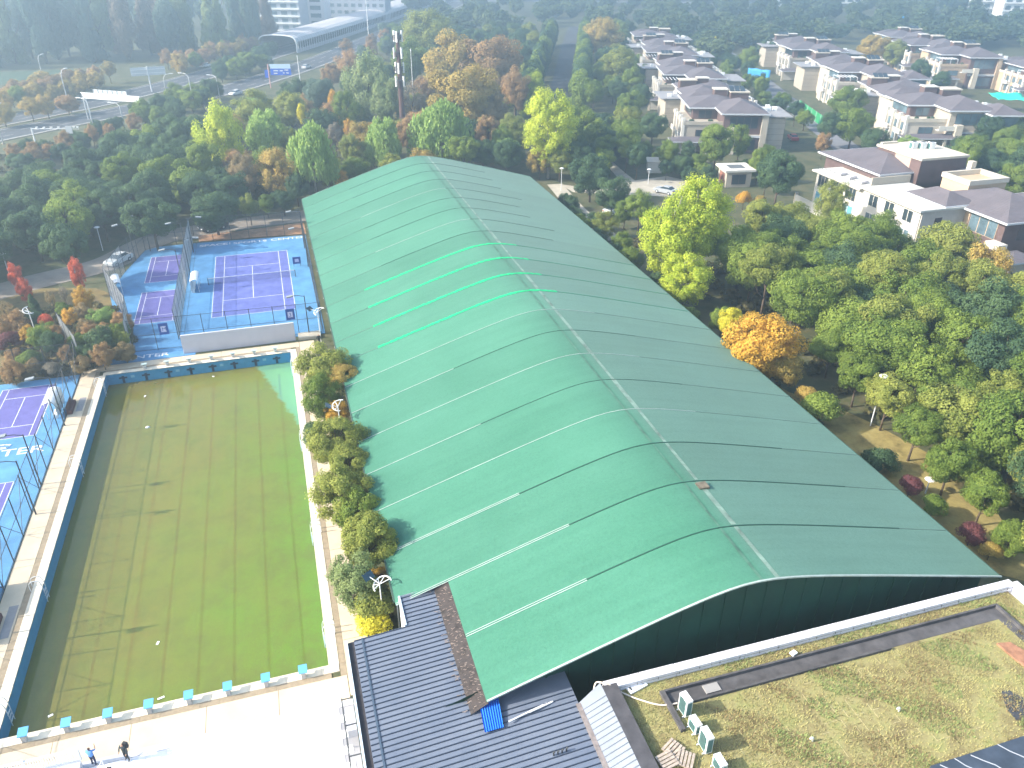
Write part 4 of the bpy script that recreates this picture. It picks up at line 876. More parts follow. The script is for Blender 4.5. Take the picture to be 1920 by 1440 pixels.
# --- behind the courts and the hall
G3 = 'mixed autumn wood behind the hall'
for px,py,zc,rp,vs_,kd,sp,lab in [
  (466,385,3.6,20,1.1,'round','olive','round grey-olive tree beside the parked dark car'),
  (500,382,2.6,20,.9,'round','mid','low green tree right of the round olive tree'),
  (530,376,2.8,24,.9,'round','dark','dark low tree by the hall far-left corner'),
  (555,350,3.8,24,1.1,'round','dark','dark tree touching the hall far-left corner'),
  (412,262,9,46,1.6,'loose','yellowgreen','tall yellow-green tree standing above the dark wood'),
  (385,300,7,30,1.2,'round','mid','green tree left of the tall yellow-green one'),
  (500,248,9,40,.9,'dome','lime','pale lime willow left of the larger lime willow'),
  (585,298,8,46,1.25,'dome','lime','lime willow with a bare pale trunk behind the hall corner'),
  (520,322,6,42,1.1,'loose','amber','amber-olive tree left of the pale-trunked willow'),
  (458,322,6,30,1.3,'loose','brown','dull brown tree between the dark wood and amber tree'),
  (545,270,7,22,1.2,'loose','olive','small olive tree between the two lime willows'),
  (478,205,8,44,.8,'loose','olive','broad olive tree beside the highway'),
  (545,205,8,34,.9,'loose','olive','olive tree right of the broad olive one by the highway'),
  (565,212,8,9,2.0,'column','yellow','slim bright yellow tree among the olive trees'),
  (458,208,7,8,1.8,'column','yellow','small slim yellow tree near the highway lamp'),
  (560,172,7,24,1,'round','dark','dark green tree in front of the blue road sign'),
  (598,178,8,32,1,'round','conifer','dull dark domed tree right of the blue road sign'),
  (625,192,7,12,2,'column','orange','narrow vivid orange tree'),
  (602,228,6,30,.9,'round','dark','dark green clump between willow and orange tree'),
  (628,256,5,20,1.2,'loose','grey','grey-brown thin tree above the lime willow'),
  (655,240,5,14,1.2,'loose','orange','small orange tree low in the wood'),
  (575,205,6,18,1,'loose','brown','tan tree beside the slim yellow tree'),
  (648,205,8,30,1.2,'loose','mid','mid green tree right of the vivid orange tree'),
  (690,160,10,52,1.25,'loose','loose','large feathery grey-green tree left of the mast'),
  (728,190,8,34,1.3,'loose','loose','feathery grey-green tree touching the mast'),
  (655,120,7,32,.8,'loose','rust','rusty tree by the far end of the highway'),
  (620,140,6,24,.8,'loose','rust','rust-brown tree at the highway kerb'),
  (720,272,6,36,1.2,'dome','lime','grey-lime willow left of the big lime dome'),
  (678,262,6,32,1.1,'loose','amber','tan-amber tree between willow and mast'),
  (640,335,4,14,1.2,'loose','orange','small orange tree against the far hall gable'),
  (668,318,4.5,26,1,'round','mid','green tree against the left half of the far gable'),
  (826,258,7,64,.9,'dome','lime','large lime-green domed willow behind the hall ridge'),
  (765,250,6,26,1.2,'loose','rust','rusty tree below the mast'),
  (775,195,8,30,1.4,'sparse','grey','grey bare tree right of the mast'),
  (800,230,6,24,1,'loose','rust','reddish tree between mast and orange dome'),
  (850,125,10,62,1.0,'round','amber','large orange-brown domed tree, left of the pair'),
  (918,128,10,58,1.0,'round','rust','large russet domed tree, right of the pair'),
  (868,188,9,66,.95,'round','amber','broad amber-orange tree in front of the russet pair'),
  (966,168,9,30,1.3,'round','rust','tall rust tree right of the amber dome'),
  (925,205,7,34,1,'loose','brown','brown tree between amber dome and rust tree'),
  (915,245,6,30,1,'loose','rust','rust-brown tree right of the lime dome'),
  (960,240,6,26,1,'round','olive','olive tree under the tall rust tree'),
  (905,285,5,32,.9,'round','dark','dark green tree behind the hall ridge, right of the lime dome'),
  (950,290,5,32,.9,'round','dark','dark green tree at the right half of the far gable'),
  (735,310,4,24,.9,'round','olive','olive tree peeping over the hall roof'),
  (800,70,11,52,.9,'loose','olive','large dull olive tree at the far edge of the wood'),
  (768,112,9,38,1,'round','mid','green tree behind the mast'),
  (1030,238,10.5,66,1.2,'great','yellowgreen','big yellow-green tree with bare trunks behind the hall far-right corner'),
  (1085,240,8,40,1.2,'round','mid','green tree right of the big yellow-green one'),
  (1000,165,9,30,1.2,'loose','yellowgreen','yellow-green tree left of the avenue'),
  (1012,300,4,28,1,'loose','amber','low amber foliage at the foot of the big yellow-green tree'),
  (1085,292,5,34,1.1,'round','dark','dark tree between the big yellow-green tree and the plaza island'),
  (1132,302,4,26,1,'round','mid','green tree above the plaza island'),
  (1172,395,3.2,24,1.1,'round','mid','green tree at the lower plaza edge by the huge yellow-green ones'),
  (1050,300,4.5,26,1,'loose','olive','olive foliage at the right foot of the big yellow-green tree'),
  (1128,72,9,40,1.15,'round','amber','tall orange-brown tree left of the villas'),
  (1162,125,8,44,.9,'round','olive','broad olive-yellow tree left of the villas'),
  (1108,330,5,46,1.05,'round','dark','dark green tree on the island beside the plaza'),
  (1148,365,4.4,34,1.15,'round','dark','second dark green tree on the plaza island'),
  (1196,292,5,26,1.1,'round','dark','dark evergreen behind the white plaza hut'),
  (1255,285,4.5,24,1.1,'round','mid','green tree right of the white plaza hut'),
  (1345,268,6.5,42,1.2,'round','mid','green tree in front of the near-left villa'),
  (1290,280,3.5,16,1.2,'round','dark','small tree before the villa porch'),
  (1388,262,6,26,1.3,'loose','mid','thin green tree right of the one before the near-left villa'),
  (1462,325,7,50,1.05,'round','dark','broad dark green tree between plaza kiosk and white villa'),
  (1425,300,5,26,1,'round','mid','green tree left of the broad dark one by the kiosk'),
  (1560,378,5.5,38,1.15,'loose','olive','sparse olive-yellow tree before the white villa terrace'),
  (1395,372,2.2,16,1,'bush','orange','vivid orange shrub beside the plaza kiosk'),
  (1425,378,1.8,14,1,'bush','amber','tan shrub right of the vivid orange one'),
  (1340,82,6,10,1.5,'cone','yellow','bright yellow cone tree between villa rows'),
  (1640,90,7,34,.9,'round','amber','orange-olive tree behind the middle villas, left'),
  (1680,100,6,30,.9,'round','olive','olive tree behind the middle villas, right'),
  (1590,190,6,38,1,'round','mid','green tree before the middle villa, upper'),
  (1600,235,5.5,40,1,'round','mid','bright green tree before the middle villa'),
  (1560,235,5.5,30,1,'round','dark','dark tree beside the green hoarding'),
  (1545,265,4,20,1,'loose','rust','small rust tree by the green hoarding'),
  (1640,262,5,32,.8,'round','dark','dark low tree left of the green umbrella shrub'),
  (1705,268,3.5,22,.7,'round','lime','domed lime shrub at the middle villa porch'),
  (1725,135,6,28,1,'round','dark','dark round tree between villa rows, left'),
  (1765,150,5,24,.9,'round','dark','dark round tree between villa rows, right'),
  (1405,110,5,24,1,'round','mid','green tree beside the blue tarpaulin'),
  (1410,108,4.5,12,1,'loose','rust','small rust tree near the blue tarpaulin')]:
    T(px,py,zc,rp*(1.13 if px < 1000 else 1.0),vs_,kd,sp,lab,G3 if px < 1060 else 'trees among the villas', cat='shrub' if kd=='bush' else 'tree', pale=(sp in ('lime','yellowgreen')))
# --- right of the hall
G4 = 'trees right of the hall'
for px,py,zc,rp,vs_,kd,sp,lab in [
  (1262,440,8.5,78,1.15,'great','yellowgreen','huge bright yellow-green tree right of the hall, left crown'),
  (1308,408,10.3,78,1.15,'great','yellowgreen','huge bright yellow-green tree right of the hall, taller right crown'),
  (1285,520,5,66,.9,'great','yellowgreen','lower yellow-green tree below the two huge ones'),
  (1200,385,5,30,1.1,'loose','mid','thin green tree left of the huge yellow-green ones'),
  (1135,420,2.8,30,.9,'loose','olive','olive bushy tree beside the hall right eave'),
  (1165,455,2.4,26,.9,'loose','mid','green bushy tree at the hall eave below the olive one'),
  (1425,650,5.5,82,.95,'round','orange','bright orange tree beside the hall right eave'),
  (1462,690,3.5,44,1,'round','amber','amber lower limb tree joined to the bright orange one'),
  (1370,605,4.5,34,1,'round','yellow','yellow-green tree above the bright orange one'),
  (1845,515,6,62,1.1,'loose','amber','tan-yellow tree before the dark roofed villa'),
  (1775,462,7,58,1,'round','olive','yellow-olive broad tree below the white villa'),
  (1655,432,6,40,1.1,'round','mid','grey-green tree against the white villa wall'),
  (1560,648,4.2,44,1,'round','mid','green tree right of the bright orange one at the wood edge'),
  (1612,700,4.2,46,1,'round','mid','green tree at the wood edge above the tall lawn lamp'),
  (1668,742,4.2,50,1,'round','olive','olive tree leaning over the dry lawn, right of the tall lamp'),
  (1722,800,4.0,52,1,'round','mid','broad green tree at the middle of the lawn edge'),
  (1785,865,3.8,52,1,'round','mid','broad green tree at the lower lawn edge'),
  (1850,925,3.6,50,1,'round','mid','green tree near the lower end of the lawn at right'),
  (1540,765,2.2,38,.9,'bush','mid','rounded green shrub on the lawn by the hall'),
  (1512,742,2.0,24,.9,'bush','amber','brownish shrub left of the rounded lawn shrub'),
  (1650,865,1.4,34,.9,'bush','dark','dark green shrub low along the hall eave'),
  (1708,910,1.5,24,.9,'bush','maroon','maroon shrub between dark ones along the hall eave'),
  (1752,948,1.6,28,.9,'bush','mid','green shrub at the edge of the dry lawn'),
  (1822,1000,1.3,28,.9,'bush','maroon','maroon shrub near the terrace corner'),
  (1858,1032,1.0,22,.8,'bush','amber','small amber shrub near the parapet corner'),
  (1895,1010,2.0,44,.9,'round','mid','green tree at the right edge beside the parapet corner')]:
    T(px,py,zc,rp,vs_,kd,sp,lab,G4, cat='shrub' if kd=='bush' else 'tree', pale=(sp=='yellowgreen'))
# --- scattered woods
def inside(p, poly):
    c = False; j = len(poly)-1
    for i in range(len(poly)):
        (xi,yi),(xj,yj) = poly[i], poly[j]
        if (yi > p[1]) != (yj > p[1]) and p[0] < (xj-xi)*(p[1]-yi)/(yj-yi)+xi: c = not c
        j = i
    return c
KEEP = []       # polygons nothing may be planted in
def wood(pxpoly, z, spacing, rr, hh, mix, where, group, n_max, kinds=None, tries=6000, world=None, gap=.62):
    poly = world or [tuple(at(*q,z)[:2]) for q in pxpoly]
    xs = [p[0] for p in poly]; ys = [p[1] for p in poly]; cnt = 0
    for _ in range(tries):
        if cnt >= n_max: break
        p = (random.uniform(min(xs),max(xs)), random.uniform(min(ys),max(ys)))
        if not inside(p, poly) or any(inside(p,k) for k in KEEP): continue
        r = random.uniform(*rr)
        if any((p[0]-q[0])**2+(p[1]-q[1])**2 < max(spacing*.999,(r+q[2])*gap)**2 for q in TREES): continue
        sp = random.choices([m_[0] for m_ in mix],[m_[1] for m_ in mix])[0]
        top = random.uniform(*hh); hz = min(top*.5, r*random.uniform(.9,1.15))
        kd = (kinds or {}).get(sp,'round')
        adj = dict(dark='dark green',mid='mid green',olive='olive-yellow',amber='amber',rust='rust-brown',lime='lime green',brown='brown',yellowgreen='yellow-green',loose='grey-green',orange='orange',conifer='dull dark green',conrust='dull brown',grey='grey-brown')[sp]
        fx = (p[0]-min(xs))/(max(xs)-min(xs)); fy = (p[1]-min(ys))/(max(ys)-min(ys)); fr_ = (r-rr[0])/(rr[1]-rr[0])
        lab = '%s %s tree, %s %s, %s' % ('small' if fr_ < .33 else 'broad' if fr_ > .66 else 'medium', adj, 'front' if fy < .33 else 'back' if fy > .66 else 'middle', 'left' if fx < .33 else 'right' if fx > .66 else 'centre', where)
        tree(p[0],p[1],r,top-hz,hz,kd,sp,lab,'%s trees %s' % (adj, where))
        cnt += 1
    return cnt
KEEP.append([tuple(at(*q)[:2]) for q in [(1480,735),(1560,765),(1650,815),(1760,875),(1850,945),(1925,1045),(1925,1090),(1870,1075),(1600,845),(1440,712)]])
KEEP.append([(x,y) for x,y in offset_line(near_road,7.5)]+[(x,y) for x,y in offset_line(near_road,-7.5)][::-1])
KEEP.append([(x,y) for x,y in offset_line(far_road,8)]+[(x,y) for x,y in offset_line(far_road,-8)][::-1])
KEEP.append([(x,y) for x,y in offset_line(lane,4)]+[(x,y) for x,y in offset_line(lane,-4)][::-1])
KEEP.append([(x,y) for x,y in offset_line(st,5.5)]+[(x,y) for x,y in offset_line(st,-5.5)][::-1])
bl = smooth_line(bou); KEEP.append([(x,y) for x,y in offset_line(bl,5)]+[(x,y) for x,y in offset_line(bl,-5)][::-1])
KEEP.append([(119,47),(146,47),(146,94),(119,94)])
kp_ = at(1375,345,0); KEEP.append([(kp_[0]-5,kp_[1]-6),(kp_[0]+5,kp_[1]-6),(kp_[0]+5,kp_[1]+5),(kp_[0]-5,kp_[1]+5)])
KEEP.append([tuple(at(*q)[:2]) for q in [(235,138),(335,130),(345,178),(250,196),(150,262),(120,225)]])
CNT = {}
CNT['left'] = wood([(-140,375),(20,335),(140,300),(240,258),(320,230),(395,240),(400,290),(430,345),(445,368),(330,392),(240,412),(170,440),(90,478),(-140,520)], 6, 5.0, (3.6,5.0), (7.5,10.5),
     [('dark',.8),('mid',.2)], 'in the dense wood left of the courts', '', 85, gap=.45)
CNT['mid'] = wood([(400,230),(480,185),(600,150),(700,110),(1000,120),(1010,250),(980,300),(700,300),(440,350)], 6, 4.4, (2.8,4.6), (6,10),
     [('dark',.16),('olive',.28),('rust',.16),('mid',.22),('amber',.12),('lime',.06)], 'filling the mixed wood behind the hall', '', 80, {'olive':'loose','rust':'loose','amber':'loose'}, gap=.5)
ORD = [('first second third fourth fifth sixth seventh eighth ninth tenth eleventh twelfth thirteenth fourteenth fifteenth sixteenth seventeenth eighteenth nineteenth').split()[i] if i < 19 else ('twentieth' if i == 19 else 'thirtieth' if i == 29 else ('twenty-' if i < 29 else 'thirty-')+'first second third fourth fifth sixth seventh eighth ninth tenth'.split()[i%10]) for i in range(40)]
# rows lining the avenue
for side, nm_ in ((-1,'left'),(1,'right')):
    o_ = offset_line(bl, side*7.5)
    acc = 0; last = None; nth = 0
    for (x,y) in smooth_line(o_,5):
        if last is None or math.hypot(x-last[0],y-last[1]) > 6.4:
            if y < 330 and not any((x-q[0])**2+(y-q[1])**2 < 9 for q in TREES):
                tree(x,y,random.uniform(3.4,4.2),6.2,random.uniform(5.4,6.2),'column','dark' if random.random()<.7 else 'mid','dense green tree in the %s row of the straight avenue, %s from the near end' % (nm_, ORD[nth]),'%s avenue row'%nm_)
                nth = min(nth+1, 39)
            last = (x,y)
CNT['backdark'] = wood([(790,60),(1000,60),(1040,60),(1010,130),(980,110),(880,75),(800,110)], 6, 5.5, (4,5.2), (9,12), [('dark',.75),('olive',.15),('mid',.1)], 'in the dark belt left of the avenue', '', 40)
CNT['avr'] = wood([(1085,60),(1180,50),(1180,110),(1230,150),(1215,190),(1240,260),(1180,290),(1150,270),(1100,250),(1090,150)], 5, 5.2, (3.4,4.6), (8,11), [('dark',.5),('mid',.4),('olive',.1)], 'between the avenue and the near villas', '', 36)
CNT['right'] = wood([(1385,430),(1480,400),(1560,425),(1640,450),(1720,470),(1800,560),(1990,560),(1990,1080),(1900,1000),(1850,930),(1740,860),(1640,790),(1560,720),(1500,640),(1470,560),(1390,500)], 5, 4.3, (3.3,5.2), (7.5,11.5),
     [('mid',.58),('olive',.22),('dark',.2)], 'in the thick wood right of the hall', '', 170, gap=.44, tries=12000)
CNT['rv'] = wood([(1770,280),(1860,240),(1990,230),(1990,330),(1900,330),(1830,310)], 5, 4.8, (3.2,4.2), (7,10), [('mid',.6),('dark',.4)], 'behind the white villa at the right edge', '', 24)
CNT['villa'] = wood(None, 5, 5, (2.4,3.4), (5,7.5), [('mid',.55),('dark',.45)], 'in the villa gardens', '', 26, world=[(150,128),(162,126),(182,180),(200,230),(222,300),(205,305),(185,245),(166,190)])
CNT['hall'] = wood(None, 5, 4, (1.8,2.6), (3.5,5), [('mid',.5),('dark',.5)], 'along the shaded foot of the hall', '', 14, world=[(70.5,30),(73.5,30),(75,95),(70.5,95)])
CNT['plaza'] = wood([(1040,250),(1100,240),(1180,250),(1180,290),(1130,300),(1090,290),(1050,300)], 4, 4.2, (2.6,3.8), (6,8.5), [('dark',.6),('mid',.4)], 'beyond the plaza path', '', 16)
CNT['plaza2'] = wood([(1180,260),(1300,300),(1330,300),(1440,290),(1440,340),(1400,320),(1330,325),(1240,310)], 3, 3.6, (1.8,2.6), (3.5,5.5), [('dark',.5),('mid',.5)], 'between plaza and nearest villa', '', 16)
CNT['garden'] = wood([(0,600),(130,575),(230,600),(240,650),(150,680),(0,700)], 2, 2.2, (1.0,1.7), (2.4,4), [('rust',.4),('mid',.3),('brown',.15),('orange',.15)], 'low in the autumn garden', '', 22, {'rust':'loose','orange':'loose'}, gap=.5)
# highway verge trees
CNT['verge'] = wood([(0,165),(90,140),(190,138),(190,175),(100,200),(0,218)], 4, 4.4, (2.6,3.6), (5.5,7.5), [('amber',.6),('rust',.25),('mid',.15)], 'along the far side of the highway', '', 30, {'amber':'loose'})
CNT['verge2'] = wood([(170,150),(200,132),(300,112),(400,90),(480,70),(480,100),(380,128),(290,146),(230,160),(185,170)], 4, 5, (2.8,4), (6,8), [('rust',.45),('amber',.3),('mid',.25)], 'beyond the highway sign boards', '', 44, {'amber':'loose','rust':'loose'})
CNT['median'] = wood([(230,205),(330,170),(400,130),(480,85),(520,95),(440,150),(380,185),(300,215)], 4, 4.2, (2.6,3.8), (5.5,8), [('dark',.8),('mid',.2)], 'on the highway median', '', 30)
CNT['nearv'] = wood([(0,285),(100,262),(200,230),(300,205),(360,195),(250,225),(150,265),(40,300)], 3, 3.6, (1.8,2.8), (3.5,5.5), [('rust',.6),('dark',.4)], 'on the near verge of the highway', '', 24, {'rust':'loose'})
CNT['tunnel'] = wood([(640,80),(760,40),(880,30),(860,70),(760,90),(700,110)], 5, 5.5, (3,4.2), (7,9), [('rust',.35),('conifer',.35),('mid',.3)], 'beside the covered road', '', 26, {'rust':'loose'})
# tall hazy conifers beyond the highway
k = 0
for row in range(4):
    for i in range(13):
        x = -150+ i*15.5 + row*4 + random.uniform(-3,3); y = 306+row*12+ i*2.2 + random.uniform(-4,4)
        if x > 42-row*4 or any(inside((x,y),q) for q in KEEP): continue
        h = random.uniform(24,33); sp = random.choices(['conifer','conrust','loose'],[.55,.25,.2])[0]
        tree(x,y,random.uniform(4.6,6.2),h*.5,h*.5,'cone' if random.random()<.55 else 'column',sp,'tall hazy %s tree beyond the highway, %s row, %s' % (dict(conifer='blue-green',conrust='brownish',loose='grey-green')[sp],['front','second','third','back'][row],['far left','left','left of centre','middle','right of middle','right end'][min(5,i//2)]),'tall %s trees beyond the highway'%dict(conifer='blue-green',conrust='brownish',loose='grey-green')[sp],name='conifer_tree')
# far woods that read as one mass
FV = []; FT = []
small = [leaf_arrays('round', 400+i, 420, .15) for i in range(4)]
def far_mass(world, n_, hh):
    xs = [p[0] for p in world]; ys = [p[1] for p in world]; c = 0
    for _ in range(n_*5):
        if c >= n_: break
        p = (random.uniform(min(xs),max(xs)), random.uniform(min(ys),max(ys)))
        if not inside(p,world) or any(inside(p,q) for q in KEEP): continue
        V, t_ = random.choice(small); r = random.uniform(4.5,7); h = random.uniform(*hh)
        a_ = random.uniform(0,6.28); Rz = np.array([[math.cos(a_),-math.sin(a_),0],[math.sin(a_),math.cos(a_),0],[0,0,1]])
        FV.append((V@Rz.T)*np.array([r,r,h*.42])+np.array([p[0],p[1],h*.55])); FT.append(np.clip(t_*.6+random.uniform(-.25,.5),0,1)); c += 1
far_mass([(100,330),(170,300),(215,320),(260,340),(300,300),(420,260),(640,420),(640,760),(120,760)], 560, (9,14))
far_mass([(195,255),(232,245),(262,300),(300,290),(330,250),(420,250),(420,330),(230,345),(200,320)], 120, (8,11))
far_mass([(-160,395),(20,410),(60,470),(100,560),(150,700),(-300,760),(-300,420)], 220, (16,26))
o = bpy.data.objects.new('distant_wood', leaf_mesh('distant_wood', np.concatenate(FV), np.concatenate(FT), foliage_mat('foliage_far', (.035,.08,.05), (.15,.19,.075)))); COL.objects.link(o)
tag(o, 'hazy mass of woodland behind the villas and highway', 'woodland', kind='stuff')
# undergrowth
UV = []; UT = []
ug = [leaf_arrays('bush', 600+i, 120, .2) for i in range(3)]
def under(poly, n_, s0, s1):
    xs = [p[0] for p in poly]; ys = [p[1] for p in poly]; c = 0
    for _ in range(n_*6):
        if c >= n_: break
        p = (random.uniform(min(xs),max(xs)), random.uniform(min(ys),max(ys)))
        if not inside(p,poly) or any(inside(p,q) for q in KEEP): continue
        V, t_ = random.choice(ug); s = random.uniform(s0,s1); UV.append(V*np.array([s*1.3,s*1.3,s])+np.array([p[0],p[1],s*.4])); UT.append(np.clip(t_+random.uniform(-.3,.3),0,1)); c += 1
under([(-60,90),(-10,96),(5,108),(28,112),(60,112),(66,150),(30,190),(-20,185),(-60,150)], 420, .6,1.3)
under([(69,-12),(74,20),(72,100),(69,100)], 130, .4,.8)
under([(84,-10),(150,-10),(150,60),(115,60),(95,75),(78,75),(78,35)], 380, .7,1.4)
under([tuple(at(*q)[:2]) for q in [(0,600),(200,560),(250,640),(215,680),(150,695),(0,715)]], 150, .35,.8)
under([(24.1,1.5),(25.9,1.5),(25.9,48),(24.1,48)], 90, .3,.6)
o = bpy.data.objects.new('undergrowth', leaf_mesh('undergrowth', np.concatenate(UV), np.concatenate(UT), foliage_mat('foliage_under', (.05,.07,.03), (.20,.17,.07)))); COL.objects.link(o)
tag(o, 'low undergrowth carpeting the ground between the trees', 'undergrowth', kind='stuff')
# ================================================================ villas
M_STONE = mat('beige_stone', (.40,.355,.29), .85, .2, var=.1, scale=.5, bump=.1, bscale=4)
M_STONEL = mat('cream_stone', (.52,.465,.38), .85, .2, var=.08, scale=.6)
M_BROWN = mat('brown_panel', (.115,.075,.07), .75, .3, var=.2, scale=.5)
M_TRIM = mat('pale_grey_trim', (.50,.52,.55), .6)
M_VWHITE = mat('villa_white', (.60,.57,.51), .7, var=.05, scale=.5)
M_TAN = mat('tan_render', (.48,.36,.24), .8, var=.08)
M_RTILE = mat('plum_roof_tile', (.125,.108,.117), .7, .3, var=.14, scale=.4)
n, l, b = nodes_of(M_RTILE)
tcn = n.new('ShaderNodeTexCoord'); wv = n.new('ShaderNodeTexWave'); wv.bands_direction = 'Z'; wv.inputs['Scale'].default_value = 2.6; wv.inputs['Distortion'].default_value = .4
l.new(tcn.outputs['Object'], wv.inputs['Vector']); bp = n.new('ShaderNodeBump'); bp.inputs['Strength'].default_value = .5; bp.inputs['Distance'].default_value = .06
l.new(wv.outputs['Fac'], bp.inputs['Height']); l.new(bp.outputs[0], b.inputs['Normal'])
def roof(root, x0,x1,y0,y1,z,h,M=None):
    e = MB().box(x0,x1,y0,y1,z-.32,z-.02).build('eave', M_TRIM, root)
    return MB().hip(x0+.15,x1-.15,y0+.15,y1-.15,z,h).build('roof', M or M_RTILE, root)
def window(root, x0,x1,y0,y1,z0,z1, M=M_GLASS, bars=0, frame=M_BROWN):
    """pane on a wall; give the wall plane by x0==x1 or y0==y1"""
    d = .06
    if abs(y1-y0) < .01:
        w_ = MB().box(x0,x1,y0-d,y0+.02,z0,z1).build('window', frame, root)
        for k in range(bars+1):
            a_ = x0+(x1-x0)*k/(bars+1)+.07; b_ = x0+(x1-x0)*(k+1)/(bars+1)-.07
            MB().box(a_,b_,y0-d-.02,y0-d+.01,z0+.07,z1-.07).build('pane', M, w_)
    else:
        w_ = MB().box(x0-d,x0+.02,y0,y1,z0,z1).build('window', frame, root)
        for k in range(bars+1):
            a_ = y0+(y1-y0)*k/(bars+1)+.07; b_ = y0+(y1-y0)*(k+1)/(bars+1)-.07
            MB().box(x0-d-.02,x0-d+.01,a_,b_,z0+.07,z1-.07).build('pane', M, w_)
    return w_
def villa(loc, rz, label, var=0, sc=(1,1,1)):
    r = tag(empty('villa', (*loc,0), rz, sc), label, 'villa', 'villas of the estate')
    wallM = [M_STONE, M_STONEL, M_TAN][var % 3]; gl = M_GLASSB if var in (1,2) else M_GLASS
    MB().box(.9,9.6,.9,9,0,8.75).build('wall', M_BROWN if var != 1 else M_STONE, r)
    MB().box(9.6,11.0,.3,4,0,8.7).build('pier', wallM, r)
    MB().box(11.0,15.6,2.6,14,0,7.6).build('wall', wallM, r)
    MB().box(10.6,17.0,2.0,14.6,7.9,8.15).build('flat_roof', mat('flat_roof_grey', (.27,.265,.27), .8, var=.15, scale=.5), r); MB().box(11.2,15.4,2.8,13.8,7.6,7.9).build('clerestory', M_GLASS, r)
    MB().box(-8.0,.9,2.0,17,0,6.1).build('wall', wallM, r)
    MB().box(-8.2,.9,1.8,2.1,6.1,6.9).build('parapet', wallM, r); MB().box(-8.2,-7.9,2.1,17,6.1,6.9).build('parapet', M_STONEL, r)
    for y in (2.2,5.8,9.4,13.0): MB().box(-8.55,-7.85,y-.35,y+.35,0,7.6).build('column', M_VWHITE, r)
    MB().box(-5.0,7.0,8.6,20,6.1,8.75).build('upper_wall', M_BROWN, r)
    MB().box(-5.0,9.0,17,26,0,8.2).build('rear_wall', wallM, r)
    roof(r, -.1,11.2,-.1,14.2,9.07,2.1); roof(r, -6.2,8.0,7.6,20.8,8.95,1.9); roof(r, -5.8,9.8,18.6,27,8.6,1.7)
    bx = MB().box(1.5,4.6,17.2,19.8,8.5,11.4).build('stair_box', M_BROWN, r); MB().box(1.3,4.8,17.0,20.0,11.4,11.62).build('cap', M_VWHITE, bx)
    bx = MB().box(5.2,9.6,15.6,19.0,8.5,11.0).build('stair_box', M_BROWN, r); MB().box(5.0,9.8,15.4,19.2,11.0,11.3).build('cap', M_STONEL, bx)
    # front
    window(r, -5.2,-1.9,2.0,2.0,3.5,5.0,gl,1); window(r, 2.2,8.8,.9,.9,5.6,8.2,gl,3); window(r, 2.2,8.8,.9,.9,.6,3.1,gl,2)
    MB().box(.9,9.6,.45,.9,3.6,4.1).build('band', M_TRIM, r); MB().box(.9,9.6,.55,.9,4.1,4.2).build('sill', M_STONEL, r)
    window(r, -3.6,-.4,8.6,8.6,6.3,8.2,gl,1)
    bal = MB().box(-1.8,2.2,-.6,.9,4.6,4.8).build('balcony', M_VWHITE, r)
    MB().box(-1.8,2.2,-.6,-.5,4.8,5.7).build('balustrade', M_VWHITE, bal); MB().box(2.0,3.6,-.9,.6,0,5.9).build('pier', M_STONEL, r)
    for z in (1.2,2.4,3.1,5.4): MB().box(-8.02,.92,1.975,2.0,z,z+.05).build('course_line', M_BROWN, r)
    for z in (1.3,2.6,3.9,5.2,6.5): MB().box(10.98,15.62,2.575,2.6,z,z+.05).build('course_line', M_BROWN, r)
    rr_ = random.Random(int(loc[0]*7+loc[1]))
    if rr_.random() < .5:
        for k in range(6): MB().box(-7.4+1.0*k,-7.28+1.0*k,3.0,8.2,8.0,8.15).build('pergola_beam', M_TRIM, r)
        for x in (-7.4,-2.3):
            for y in (3.1,8.0): MB().box(x-.08,x+.08,y-.08,y+.08,6.1,8.0).build('pergola_post', M_TRIM, r)
    for k in range(rr_.randint(1,4)):
        x = rr_.uniform(11.6,15); y = rr_.uniform(4,13); MB().box(x-.5,x+.5,y-.35,y+.35,8.15,9.0).build('roof_unit', M_WHITE, r)
    if rr_.random() < .5:
        for k in range(3): MB().rbox((5.6+1.3*k,17.3,11.75),(1.1,2.4,.06),rx=rad(22)).build('solar_panel', M_GLASS, r)
    for k in range(4):
        x = rr_.uniform(-7.3,-.4); MB().box(x-.3,x+.3,2.5,3.1,6.1,6.6).build('planter', M_TAN, r); MB().rbox((x,2.8,6.9),(.7,.7,.6),rz=.5).build('planter_bush', FM['dark'], r, bevel=.2)
    # sunny left side
    for y in (3.2,6.8,10.4):
        window(r, -8.0,-8.0,y-.3,y+1.9,.8,2.9,gl,1); window(r, -8.0,-8.0,y-.3,y+1.9,3.9,5.7,gl,1)
    for y in (3.0,9.8): 
        bb = MB().box(-9.3,-8.0,y-.6,y+2.6,3.2,3.45).build('balcony', M_VWHITE, r); MB().box(-9.3,-9.15,y-.6,y+2.6,3.45,4.3).build('balustrade', M_VWHITE, bb)
    window(r, -5.0,-5.0,10,18,6.5,8.3,gl,3)
    # porch
    if var != 1:
        MB().box(-11.5,-2.6,-2.4,2.2,2.95,3.15).build('porch_eave', M_TRIM, r); MB().hip(-11.4,-2.7,-2.3,2.3,3.16,.7).build('porch_roof', M_RTILE, r)
        for x in (-11,-3.2): MB().box(x-.3,x+.3,-2.0,-1.4,0,2.95).build('column', M_STONEL, r)
        MB().box(-10.3,-5,-.2,-.0,0,2.7).build('porch_wall', M_VWHITE, r)
    else:
        MB().box(-9.5,9.0,-1.6,2.2,2.9,3.1).build('porch_eave', M_TRIM, r); MB().hip(-9.4,8.9,-1.5,2.3,3.12,.7).build('porch_roof', M_RTILE, r)
        for x in (-9,0,8.4): MB().box(x-.3,x+.3,-1.4,-.8,0,2.9).build('column', M_STONEL, r)
